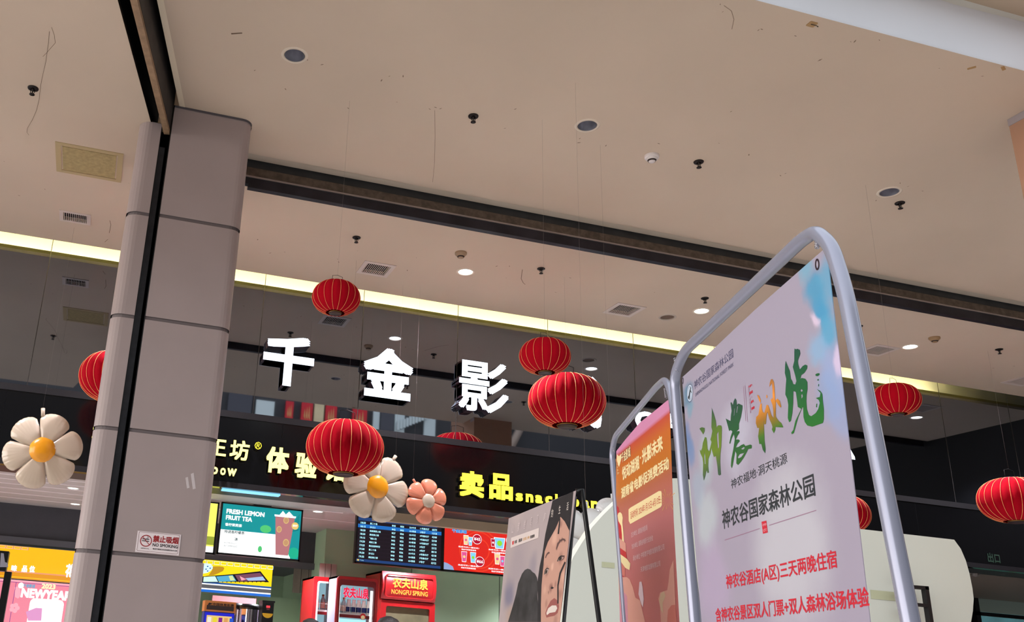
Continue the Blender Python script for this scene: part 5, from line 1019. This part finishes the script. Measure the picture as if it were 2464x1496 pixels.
# fridge A (left, partly hidden)
r, f, x0, x1, z1 = fridge((751, 1460), (815, 1391), 9.75, .55, 'left red fridge with lit window, partly behind the middle one', 'tall')
b = MB(); b.prism(f, rrect(x0, .3, x1, z1, .02), -.02, .01, m_fr, holes=[rrect(x0 + .045, .34, x1 - .02, z1 - .05, .02)[::-1]]); b.prism(f, rrect(x0 + .04, .33, x1 - .0, z1 - .045, .02), -.012, .012, mat('fridge_white_seal', (.9, .9, .92), .4), holes=[rrect(x0 + .058, .35, x1 - .02, z1 - .062, .02)[::-1]]); b.build('door', r)
b = MB(); b.box((x0 + .02, 10.2, .2), (x1 - .02, 10.22, z1 - .03), m_in); b.build('lit_interior', r)
zs_ = ony(785, 1468, 9.85).z
b = MB(); b.box((x0 + .03, 9.78, zs_ - .02), (x1 - .02, 10.1, zs_), mat('shelf_white', (.92, .9, .9), .4)); b.box((x0 + .03, 9.765, zs_ - .05), (x1 - .02, 9.775, zs_ - .02), m_frd); b.box((x0 + .03, 9.77, zs_ + .06), (x1 - .02, 9.773, zs_ + .064), MATS['shelf_white']); b.build('shelf', r)
for i, px in enumerate((762, 776, 790)): bottle(Vector((ony(px, 1460, 9.85).x, 9.85, zs_)), .16, .026, 'spring', '%s pale bottle with orange cap in the left fridge' % ('first', 'middle', 'last')[i], 'bottles in the left fridge')
# fridge B (middle)
r, f, x0, x1, z1 = fridge((807, 1470), (910, 1393), 9.15, .34, 'middle red fridge with glowing pink characters over bottles', 'flat')
b = MB(); b.prism(f, rrect(x0, .3, x1, z1, .03), -.02, .015, m_frd, holes=[rrect(x0 + .035, .34, x1 - .04, z1 - .085, .025)[::-1]]); b.prism(f, rrect(x0 + .004, .304, x1 - .004, z1 - .003, .03), .015, .02, m_fr, holes=[rrect(x0 + .02, .33, x1 - .025, z1 - .03, .025)[::-1]]); dr = b.build('door', r)
b = MB(); b.box((x0 + .02, 9.44, .2), (x1 - .02, 9.46, z1 - .03), m_in); b.box((x0 + .038, 9.16, .4), (x0 + .045, 9.17, z1 - .09), m_fw); b.box((x1 - .07, 9.16, .4), (x1 - .045, 9.17, z1 - .12), m_fw); b.build('lit_interior', r)
b = MB(); a0, b0, a1, b1 = f.rect((825, 1442), (888, 1412)); b.text(f, '农夫山泉', (a0, (b0 + b1) / 2 - .05, a1, (b0 + b1) / 2 + .055), emis('neon_pink', (1, .45, .62), 1.3), .002, .06); b.text(f, '农夫山泉', (a0, (b0 + b1) / 2 - .05, a1, (b0 + b1) / 2 + .055), emis('neon_red', (.92, .05, .20), 1.0), .004, .02); b.build('neon_characters', dr)
zs_ = ony(860, 1477, 9.25).z
b = MB(); b.box((x0 + .03, 9.17, zs_ - .015), (x1 - .03, 9.42, zs_), MATS['shelf_white']); b.box((x0 + .03, 9.16, zs_ - .045), (x1 - .045, 9.168, zs_ - .015), m_frd); b.box((x0 + .03, 9.165, zs_ + .06), (x1 - .045, 9.168, zs_ + .064), MATS['shelf_white'])
for k in range(6): b.box((x0 + .09 + k * .06, 9.165, zs_), (x0 + .093 + k * .06, 9.168, zs_ + .064), MATS['shelf_white'])
b.build('shelf', r); b = MB(); b.box((x0 + .03, 9.18, zs_ - .25), (x1 - .045, 9.4, zs_ - .24), MATS['shelf_white']); b.build('shelf', r)
b = MB(); b.box((x0 + .04, 9.35, zs_ - .24), (x1 - .05, 9.37, zs_ - .05), emis('fridge_cyan_glow', (.72, .97, .98), 1.0)); b.build('lower_back', r)
b = MB(); a_, c_ = f.at(873, 1483); b.disc(f, a_, c_, .030, m_rd, .004); b.disc(f, a_, c_ - .008, .02, m_cream, .005); b.build('round_sticker', dr)
for i, px in enumerate((814, 826)): bottle(Vector((ony(px, 1470, 9.25).x, 9.25, zs_)), .15, .024, 'water', '%s clear bottle at the left of the middle fridge' % ('first', 'second')[i], 'clear bottles in the middle fridge')
for i, px in enumerate((838, 850.5, 862.5, 874.5, 886.5)): bottle(Vector((ony(px, 1470, 9.25).x, 9.25, zs_)), .135, .0245, 'milk', '%s white capped bottle with navy label in the middle fridge' % ('first', 'second', 'third', 'fourth', 'fifth')[i], 'navy label bottles in the middle fridge')
# fridge C (freezer with header)
r, f, x0, x1, z1 = fridge((916, 1450), (1048, 1384), 9.65, .6, 'right red fridge with curved header in gold lettering', 'tall')
zb1 = ony(960, 1443, 9.65).z
b = MB(); n = 10; V = []; F = []
for i in range(n + 1):
    t = i / n; zz2 = zb1 + (z1 - zb1) * t; c = .04 * math.sin(math.pi * t)
    V += [(x0 + .0, 9.65 - c, zz2), (x1 - .0, 9.65 - c, zz2)]
for i in range(n): F.append((2 * i, 2 * i + 1, 2 * i + 3, 2 * i + 2))
b.add(V, F, m_fr, True); b.box((x0, 9.65, zb1), (x1, 9.7, z1), m_fr); f2 = yframe(9.605); b.prism(f2, rrect(x0 + .03, zb1 + .02, x1 - .03, z1 - .03, .03), -.01, .002, m_fr, holes=[rrect(x0 + .04, zb1 + .03, x1 - .04, z1 - .04, .028)[::-1]])
hd = b.build('header', r)
m_gld = mat('gold_print', (.82, .52, .18), .4); b = MB(); hh = z1 - zb1; b.text(f2, '农夫山泉', (x0 + .11, zb1 + hh * .42, x1 - .10, zb1 + hh * .80), m_gld, .001, .03); b.text(f2, 'NONGFU SPRING', (x0 + .10, zb1 + hh * .19, x1 - .10, zb1 + hh * .36), m_gld, .001, .02); b.build('gold_lettering', hd)
b = MB(); b.prism(f, rrect(x0, .2, x1, zb1 - .01, .01), -.02, .01, m_fr, holes=[rrect(x0 + .06, .26, x1 - .06, zb1 - .07, .02)[::-1]]); dr = b.build('door', r)
b = MB(); b.box((x0 + .05, 9.68, .25), (x1 - .05, 9.69, zb1 - .06), mat('reflective_fridge_glass', (.44, .42, .32), .08, spec=.8, noise=.4, nscale=5)); b.build('glass', dr)

# ================================================================== CUSTOMERS (only the tops of their heads reach into the photo)
def person(P, h, label, coat, hairw, facing=0):
    r = empty('person', P, label, 'person'); s = h / 1.75
    def ringloft(rows, m, name, n=20):
        b = MB(); V = []; F = []
        for (cx_, cy_, z, rx, ry) in rows:
            for k in range(n): t = 2 * math.pi * k / n; V.append((P.x + (cx_ + rx * math.cos(t)) * s, P.y + (cy_ + ry * math.sin(t)) * s, z * s))
        for i in range(len(rows) - 1):
            for k in range(n): F.append((i * n + k, i * n + (k + 1) % n, (i + 1) * n + (k + 1) % n, (i + 1) * n + k))
        F += [tuple(reversed(range(n))), tuple(range((len(rows) - 1) * n, len(rows) * n))]
        b.add(V, F, m, True); return b, name
    sk = mat('skin', (.80, .62, .52), .5); ha = mat('black_hair', (.05, .04, .04), .45, bump=.6, nscale=90)
    # body: legs, torso, arms, neck and head in one remeshed surface
    b, _ = ringloft([(0, 0, .78, .15, .10), (0, 0, .95, .165, .11), (0, 0, 1.10, .145, .10), (0, 0, 1.28, .17, .105), (0, 0, 1.40, .19, .09), (0, 0, 1.45, .11, .07), (0, 0, 1.48, .058, .058), (0, .0, 1.54, .055, .058), (0, -.01, 1.56, .065, .075), (0, -.01, 1.62, .078, .095), (0, 0, 1.69, .078, .098), (0, 0, 1.74, .05, .065), (0, 0, 1.75, .01, .01)], sk, 'b')
    for sx in (-1, 1):
        b.tube([Vector((P.x + sx * .09 * s, P.y, .85 * s)), Vector((P.x + sx * .095 * s, P.y - .01, .48 * s)), Vector((P.x + sx * .1 * s, P.y + .01, .09 * s))], [.085 * s, .06 * s, .042 * s], sk, 12)
        b.tube([Vector((P.x + sx * .1 * s, P.y + .03, .05 * s)), Vector((P.x + sx * .11 * s, P.y - .14, .035 * s))], [.045 * s, .035 * s], sk, 10)
        b.tube([Vector((P.x + sx * .17 * s, P.y, 1.39 * s)), Vector((P.x + sx * .235 * s, P.y, 1.12 * s)), Vector((P.x + sx * .22 * s, P.y + .10, .90 * s))], [.055 * s, .043 * s, .028 * s], sk, 12)
        for k in range(5):
            off = (k - 2) * .016; L_ = (.05, .075, .082, .076, .062)[k]; st = Vector((P.x + sx * (.22 + off * .2) * s, P.y + .11 + off, .86 * s))
            b.tube([Vector((P.x + sx * .22 * s, P.y + .10, .90 * s)), st, st + Vector((0, .012, -L_ * s))], [.018 * s, .010 * s, .007 * s], sk, 8)
    b.tube([Vector((P.x, P.y + .09 * s, 1.62 * s)), Vector((P.x, P.y + .115 * s, 1.60 * s))], [.014 * s, .012 * s], sk, 8)
    for sx in (-1, 1): b.tube([Vector((P.x + sx * .076 * s, P.y, 1.64 * s)), Vector((P.x + sx * .084 * s, P.y, 1.60 * s))], .014 * s, sk, 8)
    bo = b.build('body', r); md = bo.modifiers.new('one_surface', 'REMESH'); md.mode = 'VOXEL'; md.voxel_size = .011; md.use_smooth_shade = True
    b, _ = ringloft([(0, 0, .86, .19, .14), (0, 0, 1.05, .18, .13), (0, 0, 1.28, .20, .135), (0, 0, 1.42, .21, .12), (0, 0, 1.48, .10, .08)], coat, 'j')
    for sx in (-1, 1): b.tube([Vector((P.x + sx * .17 * s, P.y, 1.42 * s)), Vector((P.x + sx * .24 * s, P.y, 1.12 * s)), Vector((P.x + sx * .225 * s, P.y + .09, .93 * s))], [.075 * s, .062 * s, .048 * s], coat, 12)
    b.build('jacket', r)
    b, _ = ringloft([(0, 0, .80, .17, .125), (0, 0, .95, .175, .12)], mat('dark_trousers', (.10, .10, .14), .8), 't')
    for sx in (-1, 1): b.tube([Vector((P.x + sx * .09 * s, P.y, .88 * s)), Vector((P.x + sx * .095 * s, P.y, .48 * s)), Vector((P.x + sx * .1 * s, P.y, .08 * s))], [.095 * s, .078 * s, .065 * s], MATS['dark_trousers'], 12)
    b.build('trousers', r)
    b, _ = ringloft([(0, -.03, 1.50, .06 * hairw, .05), (0, -.03, 1.56, .085 * hairw, .075), (0, -.025, 1.64, .093 * hairw, .095), (0, -.012, 1.70, .092 * hairw, .105), (0, -.005, 1.745, .066 * hairw, .08), (0, 0, 1.768, .02, .025)], ha, 'h'); b.build('hair', r)
pA = ony(748, 1487, 7.9); person(Vector((pA.x, 7.9, 0)), pA.z / 1.768 * 1.75, 'customer seen only as dark hair at the bottom, left one before the fridges', mat('coat_grey', (.35, .35, .4), .8), 1.0)
pB = ony(935, 1482, 7.9); person(Vector((pB.x, 7.9, 0)), pB.z / 1.768 * 1.75, 'customer seen only as dark hair at the bottom under the right fridge', mat('coat_navy', (.15, .18, .3), .8), 1.15)

# ================================================================== ACROSS THE HALL (seen mirrored in the glass) AND OUTSIDE
Yfar = -15.9; fb = Frame((0, Yfar, 0), (-1, 0, 0))       # faces the camera's back, towards +Y
def mirr(px, py, Y=Yfar):                                 # mirrored pixel -> place on the far facade
    P = ony(px, py, 2 * YG - Y); return (P.x, P.z)
def mbox(b, p, q, d, m, Y=Yfar):
    (x0, z0), (x1, z1) = mirr(*p), mirr(*q); b.box((x0, Y, z0), (x1, Y + d, z1), m)
m_fw1 = mat('far_white_frame', (.75, .80, .80), .6); m_fwin = mat('far_window', (.16, .17, .22), .2); m_fred = mat('far_red_banner', (.75, .10, .16), .6); m_fcream = mat('far_cream_panel', (.85, .78, .62), .6, noise=.2, nscale=2); m_fgold = mat('far_gold', (.80, .58, .36), .6)
for p, q, m, nm, lab in [((612, 1010), (660, 968), m_fw1, 'far_window_frame', 'pale wall panel across the hall, mirrored left of the red banners'), ((545, 995), (607, 950), m_fwin, 'far_window', 'dark window across the hall mirrored beside the pillar'),
                     ((684, 1010), (706, 968), m_fred, 'hanging_flag', 'left narrow red banner across the hall seen mirrored'), ((722, 1015), (752, 972), m_fred, 'hanging_flag', 'second red and gold banner across the hall seen mirrored'),
                     ((753, 1018), (779, 974), m_fcream, 'far_panel', 'cream panel between two red banners seen mirrored'), ((780, 1020), (810, 976), m_fred, 'hanging_flag', 'third red and gold banner across the hall seen mirrored'),
                     ((845, 1030), (882, 985), m_fred, 'hanging_flag', 'right red banner across the hall mirrored above the big lantern'), ((895, 1040), (912, 992), m_fw1, 'far_column', 'pale column across the hall mirrored right of the red banners'),
                     ((913, 1035), (946, 996), m_fwin, 'far_window', 'dark window across the hall mirrored between pale columns'), ((947, 1040), (972, 1000), m_fw1, 'far_column', 'wide pale column across the hall seen mirrored in the centre'), ((1018, 1050), (1046, 1005), m_fw1, 'far_column', 'pale column across the hall mirrored beside the stair railing')]:
    b = MB(); mbox(b, p, q, .1, m); o = tag(b.build(nm), lab, {'far_window_frame': 'wall panel', 'far_window': 'window', 'hanging_flag': 'banner', 'far_panel': 'wall panel', 'far_column': 'column'}[nm])
    if nm == 'hanging_flag':
        (x0, z0), (x1, z1) = mirr(*p), mirr(*q); b = MB()
        for k in range(3): b.flat(fb, [(-x1 + (x1 - x0) * (.2 + .2 * k), z0 + (z1 - z0) * .1), (-x1 + (x1 - x0) * (.38 + .2 * k), z0 + (z1 - z0) * .3), (-x1 + (x1 - x0) * (.3 + .2 * k), z1 - (z1 - z0) * .1 * (k + 1))], m_fgold, .11)
        b.build('gold_print', o)
(xa, za), (xb, zb2) = mirr(1222, 1082), mirr(1248, 1028); b = MB(); b.tube([(xa, Yfar + .2, za), (xb, Yfar + .2, zb2)], .17, mat('far_beige_beam', (.62, .55, .50), .7), 4); tag(b.build('far_beam'), 'slanting beige beam across the hall, mirrored below the central lantern', 'beam')
# stair railing mirrored
b = MB(); (x0, z0), (x1, z1) = mirr(950, 1036), mirr(1016, 1010)
for k in range(10):
    t = k / 9; x = x0 + (x1 - x0) * t; z = z0 + (z1 - z0) * t; b.box((x, Yfar + .2, z - .02), (x + .10, Yfar + .25, z + .32), m_fw1)
tag(b.build('stair_railing'), 'white barred stair railing across the hall, mirrored in the centre', 'railing')
# garden outside the window
m_leaf = mat('tree_leaves', (.20, .42, .22), .7, noise=.4, nscale=8)
P = ony(2450, 1480, 14.5); tr = empty('tree', (P.x, 14.5, 0), 'green tree outside the window at the bottom right corner', 'tree')
b = MB()
for k in range(900):
    a = random.random() * 6.28; rr_ = random.random() ** .5; zz3 = random.random(); c = Vector((P.x + 1.6 * rr_ * math.cos(a), 14.5 + 1.0 * rr_ * math.sin(a), .9 + 1.6 * zz3)); s_ = .05 + .05 * random.random()
    e = Euler((random.random() * 6, random.random() * 6, random.random() * 6)).to_matrix(); b.add([c + e @ Vector(v) * s_ for v in ((-1, 0, 0), (0, -.5, 0), (1, 0, 0), (0, .5, 0))], [(0, 1, 2, 3)], m_leaf)
b.build('foliage', tr); b = MB(); b.tube([(P.x, 14.5, 0), (P.x + .05, 14.5, 1.8)], [.09, .05], mat('bark', (.3, .22, .16), .9), 10); b.build('trunk', tr)
b = MB(); b.box((6, 19, 0), (30, 19.3, 6), mat('outdoor_teal_hedge', (.20, .36, .38), .9, noise=.5, nscale=1.5)); struct(b.build('wall_garden'))
b = MB(); b.box((2, 14, -.1), (26, 22, 0), mat('outdoor_ground', (.4, .45, .38), .9)); struct(b.build('ground'))
for o in COL.objects:
    if '_b' in o: del o['_b']
